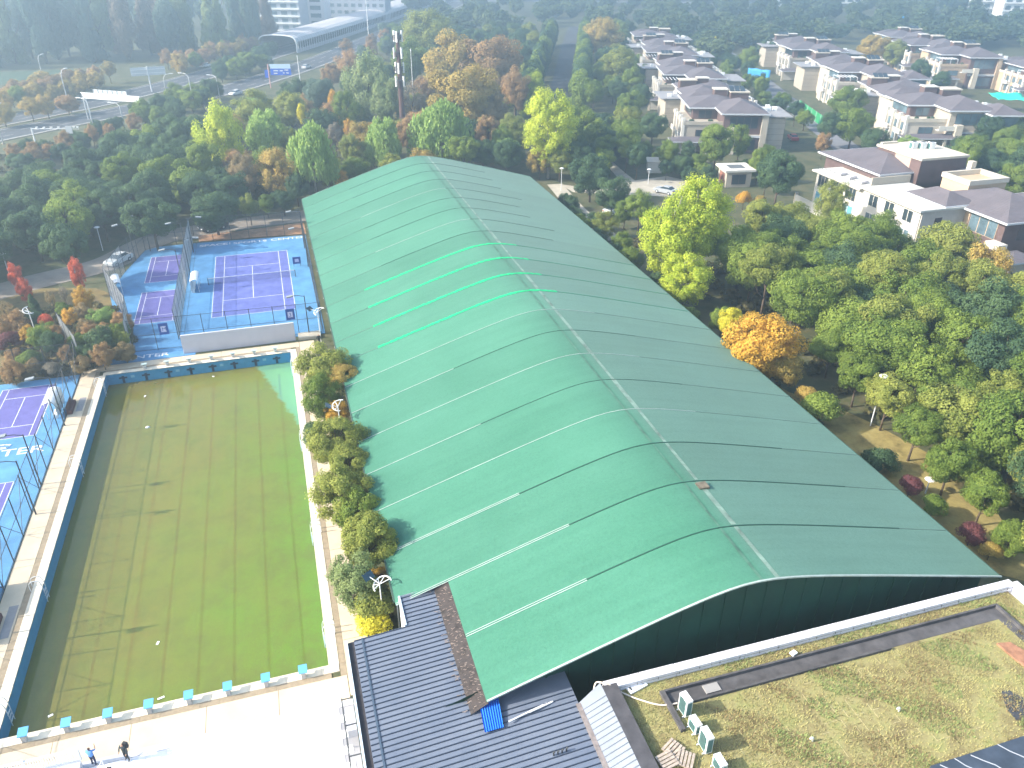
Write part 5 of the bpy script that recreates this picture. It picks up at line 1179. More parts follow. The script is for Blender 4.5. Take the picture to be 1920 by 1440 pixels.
        MB().box(8.8,15.2,-2.4,1.2,4.5,5.3).build('balcony', M_VWHITE, r); MB().box(9.0,15.0,-2.0,2.5,5.3,7.9).build('glazed_bay', M_GLASSB, r)
        MB().box(9.0,15.0,-2.0,2.5,0,4.5).build('lower_bay', M_GLASSB, r); roof(r, 8.2,16.2,-3.0,7,8.6,1.7)
        for x in (9.0,12,15): MB().box(x-.3,x+.3,-2.3,-1.7,0,4.5).build('column', M_STONEL, r)
    return r
RV = rad(-18)
def onrow(a_, b_, t): return (a_[0]+(b_[0]-a_[0])*t, a_[1]+(b_[1]-a_[1])*t)
names = ['nearest villa of the left row, behind the plaza trees','second villa of the left row, brown stair boxes on top','third villa of the left row with beige end wall',
         'fourth villa of the left row','fifth villa of the left row','sixth villa of the left row','farthest villa of the left row below the hazy wood']
for k in range(7):
    q = onrow((122.5,125.5),(175.4,273.8),k/6)
    if k % 2: villa((q[0]+6.5,q[1]-1), RV+rad(3), names[k], 0, (-1.0,.86,.9))
    else: villa(q, RV, names[k], 0, (1,1,1-.02*k))
names = ['nearest villa of the middle row with glazed corner bays','second villa of the middle row, roof over the first','third villa of the middle row beside the green hoarding','fourth villa of the middle row','fifth villa of the middle row with cream left wall','farthest villa of the middle row']
for k in range(6):
    q = onrow((175.5,113.5),(217,236),k/5)
    if k % 2: villa((q[0]+6,q[1]-.5), rad(-19), names[k], 0, (-1.02,.85,.92))
    else: villa(q, rad(-16), names[k], 1 if k in (0,2) else 0, (1.04,1,1.02))
for k,(p_,nm_) in enumerate([((247,183),'nearest villa of the right row with tan piers'),((258,210),'second villa of the right row, tall glazed bays'),((271,238),'farthest villa of the right row near the blue sheet'),((259,160),'villa cut by the right photo edge with turquoise netting')]): villa(p_, rad(-19)+.05*(k%2), nm_, 2, (1,1,1.08-.05*k))
# --- the white villa and its dark-roofed neighbour
wv_ = tag(empty('villa', (120,58,0)), 'white-walled villa with roof terraces and railings right of the wood', 'villa', 'villas of the estate')
MB().box(0.3,9,0.3,14,0,6.7).build('wall', M_VWHITE, wv_); MB().box(.5,9,.1,.32,0,6.7).build('end_wall', mat('grey_stone_wall', (.45,.42,.38), .85, var=.12, scale=.8), wv_)
MB().box(-.5,9.4,-.4,14.3,6.7,7.02).build('flat_roof', mat('roof_concrete', (.50,.49,.45), .85, var=.12, scale=.6), wv_)
MB().box(.4,9,14,27.5,0,6.2).build('wall', M_VWHITE, wv_); MB().box(-.5,9,14.3,28,6.2,6.5).build('terrace_floor', M_VWHITE, wv_)
MB().box(1.5,9.6,14.05,14.35,7.02,8.3).build('terrace_wall', M_STONE, wv_)
rl = MB()
for k in range(12): rl.tube([(-.35,15+1.15*k,6.5),(-.35,15+1.15*k,7.5)], .025, 5)
rl.tube([(-.35,15,7.5),(-.35,27.6,7.5)], .03, 5); rl.build('railing', M_DARKSTEEL, wv_)
MB().box(6,20,17,33,0,7.4).build('upper_wall', M_BROWN, wv_); roof(wv_, 5,19,16.5,34.5,8.0,1.8)
bx = MB().box(12.4,22.5,15.5,27,6,10.2).build('stair_block', M_BROWN, wv_); MB().box(12.2,22.7,15.3,27.2,10.2,10.6).build('cap', M_STONEL, bx); MB().box(13.0,16.4,26.6,27.21,10.61,10.9).build('upstand', M_STONEL, bx)
MB().box(12.35,12.4,18,22,6.5,10.1).build('tan_panel', mat('pinkish_panel', (.42,.30,.25), .8), bx)
roof(wv_, 18,27,12,22,7.0,1.6); roof(wv_, 4.4,11.2,-.2,9.2,7.2,1.5)
for y in (1.8,6.2,10.2): window(wv_, .3,.3,y,y+2.2,4.2,6.2,M_GLASS,1,M_VWHITE); window(wv_, .3,.3,y,y+2.2,.8,3.0,M_GLASSB,1,M_VWHITE)
for y in (16,20,24): window(wv_, .4,.4,y,y+2.8,3.6,5.8,M_GLASS,2,M_STONE); window(wv_, .4,.4,y,y+2.8,.4,2.7,mat('sky_blue_pane',(.12,.32,.45),.2),1,M_VWHITE)
window(wv_, 3.2,4.6,.1,.1,3.6,5.4,M_GLASS,0)
MB().box(-3.2,-3.0,10,28,0,1.9).build('garden_wall', M_VWHITE, wv_); MB().box(-3.2,-2.6,27.9,28.2,0,2.2).build('garden_wall', M_STONE, wv_)
for i,y in enumerate((17.2,20.4,23.0)):
    c_ = tag(MB().rbox((0,0,.28),(1.9,1.0,.5),rz=.2).build('covered_lounger', mat('dust_cover', (.62,.58,.58), .9, var=.08), loc=(122.3,58+y,6.5), bevel=.12), ['covered pale lounger on the white villa terrace, nearest','covered pale lounger on the white villa terrace, middle','covered pale lounger on the white villa terrace, farthest'][i], 'lounger', 'covered loungers')
for i in range(3):
    c_ = tag(empty('air_conditioner', (136.3+1.5*i,80.5-.6*i,10.3)), ['left','middle','right'][i]+' of three white air conditioners on the brown stair block', 'air conditioner', 'villa air conditioners')
    MB().box(-.55,.55,-.5,.5,0,1.5).build('casing', M_WHITE, c_, bevel=.05); MB().box(-.56,-.54,-.38,.38,.2,1.3).build('grille', mat('ac_teal_grille', (.075,.16,.16), .6), c_); MB().tube([(0,0,1.5),(0,0,1.56)], .42, 16).build('fan_guard', M_DARKSTEEL, c_)
dv = tag(empty('villa', (128,49,0)), 'dark brown villa with big plum hipped roof at right edge', 'villa', 'villas of the estate')
MB().box(1.2,14,1.2,17,0,6.6).build('wall', M_BROWN, dv); roof(dv, 0,14.4,0,17,6.9,2.3); roof(dv, 10,24,-8,12,7.2,2.2); MB().box(11,23,-6.5,11,0,6.9).build('wall', M_BROWN, dv)
bx = MB().box(6.5,14.5,15,21,0,8.2).build('stair_block', M_TAN, dv)
for q in ((6.3,14.7,14.8,15.3),(6.3,14.7,20.7,21.2),(6.3,6.8,15.3,20.7),(14.2,14.7,15.3,20.7)): MB().box(*q,8.2,9.0).build('cap', M_STONEL, bx)
MB().box(12.6,13.6,21.4,22.4,8.0,10.2).build('chimney', M_STONEL, dv)
window(dv, 1.2,1.2,2.5,8,3.4,6.2,M_GLASSB,2,M_TAN); window(dv, 1.2,1.2,10,15,3.4,6.2,M_GLASSB,2,M_TAN); window(dv, 4,11,1.2,1.2,3.4,6.2,M_GLASS,2)
MB().box(-.6,1.2,-.2,2.4,2.6,3.5).build('balcony', M_VWHITE, dv); MB().box(1.15,1.2,8.2,9.4,3,6.4).build('tan_panel', M_TAN, dv)
MB().hip(-3,2.5,-5.5,-1,2.8,.8).build('porch_roof', M_RTILE, dv); MB().box(-3,2.5,-5.5,-1,2.55,2.79).build('porch_eave', M_TRIM, dv); MB().box(-2.2,1.8,-4.6,-1.6,0,2.55).build('porch_wall', M_STONE, dv)
# kiosk, hut, hoardings
kp = at(1375,345,0); kk = tag(empty('kiosk', (kp[0],kp[1],0), rad(-10)), 'small stone kiosk with flat parapet roof beside the plaza', 'kiosk')
MB().box(-2.6,2.6,-2.4,2.4,0,3.2).build('wall', M_STONE, kk); MB().box(-3.2,3.2,-3,3,3.2,3.6).build('roof_slab', M_VWHITE, kk)
MB().box(-1.6,1.6,-1.4,1.4,3.6,3.62).build('roof_well', mat('roof_well', (.12,.13,.14), .8), kk)
window(kk, -1.5,1.5,-2.4,-2.4,.6,2.6,M_GLASS,1); window(kk, -2.6,-2.6,-1.4,1.4,.3,2.6,mat('brick_red',(.3,.13,.09),.8),1)
hp_ = at(1226,322,0); hu = tag(empty('hut', (hp_[0],hp_[1],0), rad(-20)), 'small white windowless hut at the plaza edge', 'hut')
MB().box(-1.6,1.6,-1.2,1.2,0,2.3).build('wall', M_VWHITE, hu); MB().add([(-1.8,-1.4,2.3),(1.8,-1.4,2.3),(1.8,1.4,2.7),(-1.8,1.4,2.7),(-1.8,-1.4,2.42),(1.8,-1.4,2.42),(1.8,1.4,2.82),(-1.8,1.4,2.82)],[(3,2,1,0),(4,5,6,7),(0,1,5,4),(1,2,6,5),(2,3,7,6),(3,0,4,7)]).build('roof', M_STONEL, hu)
a_, b_ = at(1497,205), at(1545,240); gh = tag(empty('hoarding', (a_[0],a_[1],0)), 'green site hoarding along the villa street', 'hoarding')
v_ = Vector(b_-a_)
for k in range(6): p0, p1 = v_*(k/6), v_*((k+1)/6); MB().quad((p0.x,p0.y,0),(p1.x,p1.y,0),(p1.x,p1.y,2.6),(p0.x,p0.y,2.6)).build('panel', mat('hoarding_green', (.03,.28,.10), .6, var=.15, scale=1), gh)
for k in range(7): p0 = v_*(k/6); MB().tube([p0,p0+Vector((0,0,2.7))], .06, 6).build('post', M_STEEL, gh)
def sheet(name, quad, M, label, cat, group=None):
    c = sum((Vector(q) for q in quad), Vector((0,0,0)))/4; mb = MB(); N = 10
    for i in range(N+1):
        for j in range(N+1):
            p = Vector(quad[0]).lerp(Vector(quad[1]),i/N).lerp(Vector(quad[3]).lerp(Vector(quad[2]),i/N), j/N)
            p += Vector((0,0,-.35*math.sin(math.pi*i/N)*math.sin(math.pi*j/N)+.12*math.sin(5*i+j)))
            mb.v.append((p.x-c.x,p.y-c.y,p.z))
    mb.f = [(i*(N+1)+j,(i+1)*(N+1)+j,(i+1)*(N+1)+j+1,i*(N+1)+j+1) for i in range(N) for j in range(N)]
    o = mb.build(name, M, loc=(c.x,c.y,0), smooth=True); sd = o.modifiers.new('s','SOLIDIFY'); sd.thickness = .03
    return tag(o, label, cat, group)
p0, p1 = at(1402,138,5), at(1420,165,3)
sheet('tarpaulin', [(p0[0],p0[1],6.8),(p0[0]+4.5,p0[1]-6,6.6),(p0[0]+4.2,p0[1]-6.3,1.2),(p0[0]-.3,p0[1]-.3,1.5)], mat('tarp_blue', (.04,.28,.62), .5, var=.15, scale=1), 'bright blue tarpaulin hung behind the left villa row', 'tarpaulin')
p0 = at(1880,182,3.5); sheet('netting', [(p0[0]-4,p0[1]+2,4.6),(p0[0]+5,p0[1]-1,4.6),(p0[0]+5,p0[1]-4,3.0),(p0[0]-3,p0[1]-1.5,3.2)], mat('netting_turquoise', (.03,.62,.42), .6, var=.2, scale=1), 'turquoise shade netting at the right photo edge', 'netting')
p0 = at(1685,45,6); sheet('tarpaulin', [(p0[0]-2,p0[1],8.5),(p0[0]+2,p0[1]-.5,9.5),(p0[0]+1.5,p0[1]-1,3.5),(p0[0]-2.5,p0[1]-.5,3.5)], mat('tarp_sky', (.08,.40,.75), .5), 'sky blue sheet at the far corner of the right villa row', 'tarpaulin')
# far blocks
def block(loc, rz, w_, d_, h, M, label, floors, bays, gl=M_GLASSB, band=None):
    r = tag(empty('apartment_block', (*loc,0), rz), label, 'building', 'far buildings')
    MB().box(-w_/2,w_/2,0,d_,0,h).build('wall', M, r); MB().box(-w_/2-.4,w_/2+.4,-.4,d_+.4,h,h+.6).build('roof_slab', M_WHITE, r)
    for i in range(floors):
        z = h*(i+.3)/floors
        if band: MB().box(-w_/2-.3,w_/2+.3,-1.0,0,z-.8,z-.2).build('balcony', band, r)
        for j in range(bays):
            x = -w_/2+w_*(j+.5)/bays; window(r, x-w_/bays*.32,x+w_/bays*.32,0,0,z,z+h/floors*.55,gl,0,M_TRIM)
    return r
p0 = at(520,62); block((p0[0],p0[1]+8), rad(-22), 26, 14, 30, mat('grey_facade', (.42,.44,.48), .8, var=.1), 'tall hazy grey block with white balconies behind the covered road', 9, 5, band=M_WHITE)
p0 = at(588,52); block((p0[0]+2,p0[1]), rad(-22), 9, 12, 26, mat('white_facade', (.75,.72,.72), .8), 'narrow hazy white tower slab beside the grey block', 7, 1)
p0 = at(640,45); block((p0[0]+8,p0[1]+6), rad(-22), 36, 14, 24, mat('blue_grey_facade', (.34,.37,.43), .8, var=.1), 'wide hazy blue-grey block behind the covered road', 7, 9)
p0 = at(1845,32); block((p0[0],p0[1]), rad(-20), 15, 12, 16, M_WHITE, 'white modern house at top right, left of two', 4, 3, band=M_WHITE)
p0 = at(1900,38); block((p0[0],p0[1]), rad(-20), 16, 12, 17, M_WHITE, 'white modern house at top right, right of two', 4, 3, band=M_WHITE)
p0 = at(1465,14); block((p0[0],p0[1]), rad(-20), 22, 12, 15, M_WHITE, 'small white house glimpsed over the wood at top centre right', 4, 4, band=M_WHITE)
p0 = at(1600,8); block((p0[0],p0[1]), rad(-20), 22, 12, 13, M_WHITE, 'white house fragment at the top edge above the middle villas', 3, 4, band=M_WHITE)

# ================================================================ highway furniture
def street_lamp(px, py, h, rz, label):
    p = at(px,py); r = tag(empty('street_lamp', (p[0],p[1],0), rz), label, 'street lamp', 'highway street lamps')
    MB().tube([(0,0,0),(0,0,h*.78),(.12,0,h*.9),(.7,0,h*.98),(1.9,0,h)], [.16,.11,.1,.08,.07], 7).build('pole', M_STEEL, r, smooth=True)
    MB().rbox((2.3,0,h+.02),(1.1,.36,.16)).build('lamp_head', M_WHITE, r); MB().box(-.25,.25,-.25,.25,0,.3).build('base', M_CONC, r)
street_lamp(133,212,11.5,rad(60),'tall double-height street lamp left of the white gantry')
street_lamp(86,165,10,rad(60),'street lamp at far left above the yellow trees')
street_lamp(365,206,10,rad(160),'street lamp over the highway right of the sign board')
street_lamp(413,190,7.5,rad(160),'short street lamp beside the median trees')
street_lamp(236,250,7.5,rad(160),'street lamp on the near verge below the gantry')
street_lamp(182,264,10,rad(150),'street lamp at the near foot of the white gantry')
street_lamp(317,200,9,rad(10),'street lamp with a square head near the sign board')
street_lamp(6,270,9,rad(60),'street lamp at the left photo edge beside the highway')
for (px,py,h,lab) in ((693,90,21,'very tall white mast beside the covered road'),(563,153,8,'slim white pole right of the blue road sign'),(835,22,10,'thin white pole at the top edge'),(1090,10,9,'small white pole on the far road')):
    p = at(px,py); r = tag(empty('lamp_mast', (p[0],p[1],0)), lab, 'mast', 'white masts'); MB().tube([(0,0,0),(0,0,h)], [.2 if h>15 else .16,.1], 8).build('pole', M_WHITE, r); MB().tube([(0,0,h),(0,0,h+.3)], .22, 8).build('cap', M_STEEL, r)
# sign gantry
a_, b_ = at(168,238), at(262,215); gz = 9.6
a_ = np.array([-24.3,207,0]); b_ = np.array([-9.8,197,0]); gz = 7.8
ga = tag(empty('sign_gantry', (a_[0],a_[1],0)), 'white lattice gantry spanning the highway, seen from behind', 'gantry'); v_ = Vector(b_-a_)
for off in (Vector((0,0,0)), v_):
    for dx in (-.35,.35): MB().tube([off+Vector((dx,0,0)),off+Vector((dx,0,gz-1.6))], .12, 6).build('leg', M_STEEL, ga)
for zz in (gz-2.4, gz-1.0): MB().tube([Vector((0,0,zz))-v_*.05, v_*1.05+Vector((0,0,zz))], .1, 6).build('chord', M_WHITE, ga)
for k in range(14): p0, p1 = v_*(k/14), v_*((k+1)/14); MB().tube([p0+Vector((0,0,gz-2.4)),p1+Vector((0,0,gz-1.0))], .06, 5).build('lattice', M_WHITE, ga)
wpl = MB().quad(v_*-.03+Vector((0,-.2,gz-2.4)),v_*1.03+Vector((0,-.2,gz-2.4)),v_*1.03+Vector((0,-.2,gz-1.0)),v_*-.03+Vector((0,-.2,gz-1.0))); wpl.build('back_panel', M_WHITE, ga)
wpl = MB().quad(v_*.2+Vector((0,0,gz-.9)),v_*.82+Vector((0,0,gz-.9)),v_*.82+Vector((0,0,gz+.1)),v_*.2+Vector((0,0,gz+.1))); wpl.build('sign_board', mat('sign_back', (.55,.57,.58), .6), ga)
for k in range(8): p0 = v_*(.2+.62*k/7); MB().box(p0.x-.05,p0.x+.05,p0.y-.12,p0.y-.03,gz-1.0,gz+.1).build('stiffener', M_WHITE, ga)
p = at(285,172); sb = tag(empty('sign_board', (p[0],p[1],0), rad(8)), 'two grey sign boards on one post, seen from behind', 'road sign')
MB().tube([(0,0,0),(0,0,7.6)], .22, 8).build('post', M_STEEL, sb)
for x0,x1 in ((-5.0,-.15),(.15,5.2)):
    q = MB().box(x0,x1,.2,.32,4.9,7.4).build('board', mat('sign_back', (.55,.57,.58), .6), sb); MB().box(x0,x1,.1,.2,5.5,5.7).build('rail', M_WHITE, q); MB().box(x0,x1,.1,.2,6.6,6.8).build('rail', M_WHITE, q)
p = at(72,286); sm_ = tag(empty('signal_mast', (p[0],p[1],0), rad(-12)), 'white cantilever mast with cameras and a small sign board', 'mast')
MB().tube([(0,0,0),(0,0,5.6)], [.2,.14], 8).build('post', M_WHITE, sm_); MB().tube([(0,0,5.4),(10.5,0,5.2)], [.12,.07], 6).build('arm', M_WHITE, sm_)
MB().box(7.5,8.9,-.1,.05,4.2,5.9).build('board', mat('sign_back', (.55,.57,.58), .6), sm_)
for x in (1.2,2.8,4.4,6,9.4,10.2): MB().rbox((x,0,5.65),(.5,.25,.25)).build('camera', M_WHITE, sm_)
p = at(508,165); rs = tag(empty('road_sign', (p[0],p[1],0), rad(-14)), 'blue and white direction sign on a bracket pole above the highway', 'road sign')
MB().tube([(0,0,0),(0,0,7.4)], .2, 8).build('post', mat('post_redwhite', (.6,.35,.32), .6), rs); MB().box(-.2,7.0,.0,.15,7.0,7.25).build('bracket', M_STEEL, rs)
bd = MB().box(.6,7.2,-.12,0,4.0,6.6).build('board', mat('direction_blue', (.03,.12,.62), .4), rs); MB().box(.6,7.2,-.14,-.12,6.0,7.4).build('top_board', mat('direction_pale', (.55,.7,.85), .4), bd)
for (x,z,w_) in ((1.6,5.2,1.5),(3.7,5.2,1.0),(5.2,5.4,1.2),(1.6,4.4,1.2),(4.6,4.5,.5),(5.6,4.5,.9)): MB().box(x,x+w_,-.15,-.122,z,z+.32).build('legend_stroke', M_WHITE, bd)
MB().box(-1.3,-.2,-.1,0,3.2,5.6).build('side_board', mat('direction_blue', (.03,.12,.62), .4), rs)
# telecom mast
p = at(757,262); tm_ = tag(empty('telecom_mast', (p[0],p[1],0)), 'dark brown telecom mast with white antenna panels rising from the wood', 'mast')
H = 24.5; MB().tube([(0,0,0),(0,0,H)], [.75,.42], 10).build('pole', mat('rusty_mast', (.10,.055,.05), .8, var=.3, scale=1), tm_)
cg = MB()
for k in range(40): cg.box(.55,.85,-.25,.25,3+.5*k,3.08+.5*k)
cg.build('ladder', M_DARKSTEEL, tm_)
for z in (H-.6,H-4.2,H-7.5,H-10.5):
    MB().tube([(0,0,z-.1),(0,0,z+.1)], .95, 12).build('platform', M_DARKSTEEL, tm_)
    for k in range(3):
        a__ = rad(200+120*k+17*z); MB().rbox((1.05*math.cos(a__),1.05*math.sin(a__),z-.2),(.3,.45,2.4),rz=a__).build('antenna', M_WHITE, tm_)
        a__ += .6; MB().rbox((1.05*math.cos(a__),1.05*math.sin(a__),z-.5),(.3,.35,1.0),rz=a__).build('radio_unit', mat('radio_dark', (.09,.07,.07), .6), tm_)
p = at(779,255); r = tag(empty('lamp_mast', (p[0],p[1],0)), 'thin pale pole right of the dark telecom mast', 'mast', 'white masts'); MB().tube([(0,0,0),(0,0,20)], [.14,.07], 6).build('pole', M_STEEL, r); MB().tube([(0,0,20),(0,0,20.5)], .12, 6).build('cap', M_WHITE, r)
# covered road (noise barrier gallery)
tun = tag(empty('noise_barrier', (31,332,0)), 'long arched pale noise barrier gallery covering the far carriageway', 'noise barrier')
i0 = min(range(len(far_road)), key=lambda i: abs(far_road[i][1]-332)); tl_ = smooth_line(far_road[i0:],3)
dense = []; acc = 0
for a_, b_ in zip(tl_[:-1], tl_[1:]):
    L = math.hypot(b_[0]-a_[0],b_[1]-a_[1])
    for k in range(max(1,int(L/3.2))): dense.append((a_[0]+(b_[0]-a_[0])*k/max(1,int(L/3.2)),a_[1]+(b_[1]-a_[1])*k/max(1,int(L/3.2))))
def arch(i):
    p = np.array(dense[i]); t = np.array(dense[min(i+1,len(dense)-1)])-np.array(dense[max(i-1,0)]); t = t/np.linalg.norm(t); s_ = np.array([t[1],-t[0]])
    prof = [(-8.4,0),(-8.4,4.3),(-7.6,5.7),(-5.6,6.5),(0,6.9),(5.6,6.5),(7.6,5.7),(8.4,4.3),(8.4,0)]
    return [(p[0]+s_[0]*u-31,p[1]+s_[1]*u-332,z) for u, z in prof]
M_BAR = mat('barrier_panel', (.50,.47,.47), .6, var=.1, scale=.4)
ar = [arch(i) for i in range(len(dense))]
MB().tube(smooth_line(ar[0],3), .28, 7).build('portal_frame', M_WHITE, tun)
for i in range(len(dense)-1):
    a_, b_ = ar[i], ar[i+1]; mb = MB()
    for k in (1,2,3,4,5,6): mb.quad(a_[k],b_[k],b_[k+1],a_[k+1])
    mb.build('roof_panel', M_BAR, tun)
    if i < 70: MB().tube([a_[8],a_[7],a_[6],a_[5]], .14, 5).build('rib', M_STEEL, tun)
for q_ in (0,1):
    mb = MB(); nA = len(ar)
    for i in range(nA): mb.v += [ar[i][0],ar[i][1]] if q_ == 0 else [(*ar[i][8][:2],0.0),(*ar[i][8][:2],1.6)]
    mb.f = [(2*i,2*i+2,2*i+3,2*i+1) for i in range(nA-1)]
    mb.build('side_wall', M_BAR, tun)
# ================================================================ vehicles
def car(p, rz, M, label, s=1.0, name='parked_car'):
    r = tag(empty(name, (p[0],p[1],0), rz, (s,s,s)), label, 'car', 'cars')
    L = [(-2.25,.45),(-2.3,.75),(-2.15,1.0),(-1.7,1.05),(-.95,1.08),(.95,.98),(2.0,.86),(2.25,.70),(2.28,.42)]
    bm_ = MB(); prof = [(-2.25,.28)]+L+[(2.2,.28)]; N = len(prof)
    for y, inn in ((-.9,.0),(-.82,.0),(.82,0),(.9,0)):
        k = .92 if abs(y) > .85 else 1.0
        bm_.v += [(x*(.985 if k<1 else 1),y,.28+(z-.28)*(k if z>.3 else 1)) for x,z in prof]
    for j in range(3): bm_.f += [(j*N+i,j*N+i+1,(j+1)*N+i+1,(j+1)*N+i) for i in range(N-1)]
    bm_.f += [tuple(range(N)), tuple(range(3*N,4*N))[::-1]]
    body = bm_.build('body', M, r, smooth=False, bevel=.04)
    c = MB(); lo = [(-1.75,-.76),(.95,-.76),(.95,.76),(-1.75,.76)]; hi = [(-1.15,-.6),(.25,-.6),(.25,.6),(-1.15,.6)]
    c.add([(x,y,1.0) for x,y in lo]+[(x,y,1.43) for x,y in hi],[(0,1,5,4),(1,2,6,5),(2,3,7,6),(3,0,4,7)]); c.build('window', M_GLASS, r)
    MB().add([(x,y,1.43) for x,y in hi]+[(x*.97-.01,y*.93,1.49) for x,y in hi],[(4,5,6,7),(0,1,5,4),(1,2,6,5),(2,3,7,6),(3,0,4,7)]).build('roof', M, r)
    for x in (-1.35,1.4):
        for y in (-.86,.86):
            w_ = MB().tube([(x,y-.1,.32),(x,y+.1,.32)], .32, 14).build('wheel', M_BLACK, r); MB().tube([(x,y-.11,.32),(x,y+.11,.32)], .18, 10).build('rim', M_STEEL, w_)
    for y in (-.6,.6): MB().box(2.2,2.3,y-.2,y+.2,.58,.72).build('headlight', M_WHITE, r); MB().box(-2.31,-2.2,y-.2,y+.2,.72,.88).build('tail_light', mat('tail_red',(.4,.02,.02),.3), r)
    return r
M_CW = mat('car_white', (.66,.68,.68), .25, .5, coat=.5); M_CB = mat('car_dark', (.03,.035,.04), .25, .5, coat=.5)
car((-3.0,88.3),rad(235),M_CW,'silver-white car parked on the lane behind the small courts')
car((10.7,100.9),rad(208),M_CB,'dark car parked on the lane behind the large court',1.05)
p = at(575,128); car(p,rad(58),M_CW,'white car on the highway near the blue sign',1.0,'moving_car')
p = at(442,178); car(p,rad(230),M_CW,'white car on the highway below the median trees',1.0,'moving_car')
p = at(385,126); car(p,rad(230),M_CW,'pale car on the far carriageway',1.0,'moving_car')
p = at(1247,362); car(p,rad(120),mat('car_silver',(.35,.37,.39),.3,.5),'pale car parked on the plaza half hidden by yellow leaves')
p = at(1152,400); car(p,rad(20),M_CW,'white car under the plaza island tree')
p = at(1486,262); car(p,rad(70),mat('car_red',(.4,.03,.02),.3,.5),'small red car by the villa street')
p = at(1475,185); car(p,rad(70),M_CB,'dark car parked in the villa street')
# ================================================================ ring lamps, garden lamps
def ring_lamp(x, y, h, rz, label):
    r = tag(empty('ring_lamp', (x,y,0), rz), label, 'lamp', 'white ring lamps')
    MB().tube([(0,0,0),(0,0,h)], [.06,.045], 8).build('pole', M_WHITE, r)
    arc = [(math.cos(a)*.85,0,h-.35+math.sin(a)*.85) for a in np.linspace(rad(-10),rad(190),14)]
    R90 = [(q[0]*.75+.15, (q[2]-h+.35)*.9-.2, h+.02+.28*q[0]) for q in arc]
    rg = MB().tube(R90, .05, 6).build('ring', M_WHITE, r)
    for k in (1,4,7,10,12): MB().tube([(0,0,h-.05), R90[k]], .03, 5).build('spoke', M_WHITE, rg)
    MB().rbox((-.55,.75,h+.35),(.8,.6,.05),rx=rad(35),rz=.3).build('solar_panel', mat('solar_dark', (.02,.05,.07), .2, .6), r); MB().tube([(0,0,h),(-.5,.7,h+.3)], .03, 5).build('panel_arm', M_WHITE, r)
ring_lamp(25.3,2.2,4.6,.2,'white ring lamp with solar panel beside the annex roof')
ring_lamp(24.9,26.0,5.6,1.2,'white ring lamp rising above the poolside trees')
ring_lamp(24.9,51.8,4.2,.6,'white ring lamp at the hall corner by the practice wall')
p = at(72,640); ring_lamp(p[0],p[1],4.2,2.2,'white ring lamp in the autumn garden')
def post_lamp(px, py, h, label):
    p = at(px,py); r = tag(empty('garden_lamp', (p[0],p[1],0)), label, 'lamp', 'garden lamps')
    MB().tube([(0,0,0),(0,0,h)], [.07,.05], 7).build('pole', M_STEEL, r); MB().tube([(0,0,h),(0,0,h+.12)], [.45,.3], 12).build('hood', M_WHITE, r)
for a_ in ((193,470,3.9,'garden lamp at the dark wood edge above the lane'),(20,523,3.9,'garden lamp at the left photo edge beside the lane'),(288,440,3.6,'garden lamp behind the far corner of the small courts'),(1632,798,6.0,'tall garden lamp standing on the dry lawn'),(1215,345,3,'low lamp on the plaza beside the white hut'),(1735,925,1.6,'short white lamp at the lawn edge by maroon shrubs'),(472,378,4,'garden lamp among the trees near the dark car'),(1052,358,4.5,'thin dark lamp at the plaza path')): post_lamp(*a_)
# ================================================================ pool fittings
M_BLK = mat('block_blue', (.12,.36,.60), .5, .3)
for end, y, s_, nm_ in ((0,-.42,1,'near'),(1,50.42,-1,'far')):
    for k in range(8):
        if end and k == 0: continue
        ordn = ['first','second','third','fourth','fifth','sixth','seventh','eighth'][k]
        r = tag(empty('starting_block', (1.75+2.5*k,y,0), 0 if s_ > 0 else math.pi), 'starting block at the %s end of the pool, %s from the left' % (nm_,ordn), 'starting block', 'starting blocks')
        MB().box(-.14,.14,-.3,.05,.0,.58).build('pedestal', mat('pedestal_grey', (.42,.42,.42), .7), r)
        MB().add([(-.3,-.32,.56),(.3,-.32,.56),(.3,.34,.66),(-.3,.34,.66),(-.3,-.32,.62),(.3,-.32,.62),(.3,.34,.74),(-.3,.34,.74)],[(3,2,1,0),(4,5,6,7),(0,1,5,4),(1,2,6,5),(2,3,7,6),(3,0,4,7)]).build('platform', M_BLK if s_ > 0 else mat('block_pale', (.42,.52,.50), .5), r)
        MB().tube([(-.2,.36,.5),(-.2,.42,.5),(.2,.42,.5),(.2,.36,.5)], .02, 5).build('grip', M_STEEL, r)
def ladder(x, y, side, label):
    r = tag(empty('pool_ladder', (x,y,0)), label, 'ladder', 'pool ladders')
    for yy in (-.28,.28): MB().tube(smooth_line([(side*.75,yy,0),(side*.72,yy,.75),(side*.3,yy,.95),(-side*.1,yy,.55),(-side*.1,yy,-1.6)],4), .028, 6).build('rail', M_STEEL, r)
    for z in (-.3,-.65,-1.0): MB().box(-side*.1-.04,-side*.1+.04,-.28,.28,z-.02,z+.02).build('rung', M_STEEL, r)
for y, nm_ in ((3.2,'near'),(15.0,'middle'),(30.0,'upper'),(46.5,'far')): ladder(21, y, 1, 'steel pool ladder on the right side, %s one' % nm_)
for y, nm_ in ((2.4,'near'),(14.2,'middle'),(31.5,'upper'),(47.5,'far')): ladder(0, y, -1, 'steel pool ladder on the left side, %s one' % nm_)
p = at(277,801,WZ); tag(MB().tube([(0,0,-.08),(0,0,.0),(0,0,.1)], [.05,.26,.1], 10).build('floating_ball', M_WHITE, loc=(p[0],p[1],WZ), smooth=True), 'white ball floating on the murky pool', 'ball')
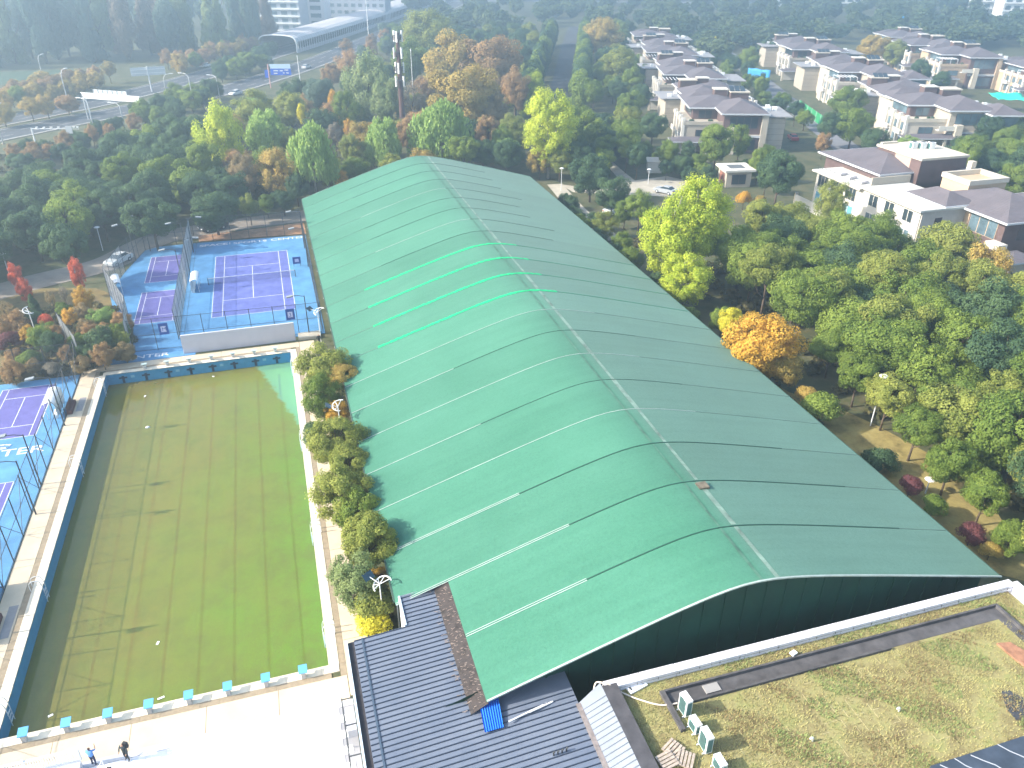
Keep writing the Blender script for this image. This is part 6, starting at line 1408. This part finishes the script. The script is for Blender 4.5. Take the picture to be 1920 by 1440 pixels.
for i,(px,py) in enumerate([(95,1342),(272,743),(400,706),(302,1309),(296,1206)]):
    p = at(px,py,WZ); tag(MB().rbox((0,0,.01),(random.uniform(.25,.5),.16,.03),rz=.4+i).build('floating_scrap', M_WHITE, loc=(p[0],p[1],WZ+.01)), ['white scrap floating at the near-left corner of the pool','pale scrap floating near the far-left brown patch','pale scrap floating near the far wall','pale scrap floating near the near end blocks','small pale scrap in the lower middle of the pool'][i], 'scrap', 'floating scraps')
for i,(y0,y1) in enumerate([(9.2,12.6),(42.2,45.2)]):
    tag(MB().box(-2.0,-1.35,y0,y1,.004,.02).build('deck_mat', mat('grey_mat', (.28,.27,.27), .9, var=.1)), ['grey mat on the left pool deck, near','grey mat on the left pool deck, far'][i], 'mat', 'deck mats')
    tag(MB().box(-2.72,-2.2,y0-.5,y1-1,0,.45).box(-2.72,-2.62,y0-.5,y1-1,.45,.9).build('deck_bench', mat('maroon_bench', (.11,.05,.045), .8, var=.2), bevel=.02), ['dark maroon bench against the left fence, near','dark maroon bench against the left fence, far'][i], 'bench', 'deck benches')  # maroon boxes added where the shelters' shade darkens the deck
# terrace railing
rlg = tag(empty('railing', (5.6,-3.5,.55)), 'white balustrade along the raised terrace at the bottom left', 'railing')
MB().box(-19,0,-.05,.05,.95,1.03).build('handrail', M_WHITE, rlg); MB().box(-19,0,-.04,.04,.05,.12).build('bottom_rail', M_WHITE, rlg)
bm2 = MB().box(-.02,.02,-.02,.02,.12,.95).mesh('baluster', M_WHITE)
for k in range(90): inst('baluster', bm2, rlg, (-.12-.14*k,0,0))
for k in range(4): MB().box(-.07-3*k,.07-3*k,-.07,.07,0,1.12).build('post', M_WHITE, rlg)
stt = tag(empty('stair', (6.3,-4.6,0)), 'white stair with railing beside the two people', 'stair')
for k in range(4): MB().box(-.7+.0,.7-.28*k*0,-.0-.3*k,.3-.3*k,0,.14*(k+1)).build('step', M_WHITE, stt)
for sx in (-.7,.7): MB().tube([(sx,.3,.0),(sx,.3,1.0),(sx,-.9,1.5)], .03, 6).build('handrail', M_WHITE, stt)
# ================================================================ air
M_HAZE = bpy.data.materials.new('haze_air'); M_HAZE.use_nodes = True; t_ = M_HAZE.node_tree; t_.nodes.clear()
pv_ = t_.nodes.new('ShaderNodeVolumePrincipled'); pv_.inputs['Color'].default_value = (.60,.81,1.0,1); pv_.inputs['Density'].default_value = .0017; pv_.inputs['Anisotropy'].default_value = .62
t_.links.new(pv_.outputs[0], t_.nodes.new('ShaderNodeOutputMaterial').inputs['Volume'])
tag(MB().box(-700,900,-120,900,-1.06-2,62).build('haze', M_HAZE), 'pale blue autumn haze filling the air', 'haze', kind='stuff')
print('TREES', len(TREES), CNT)
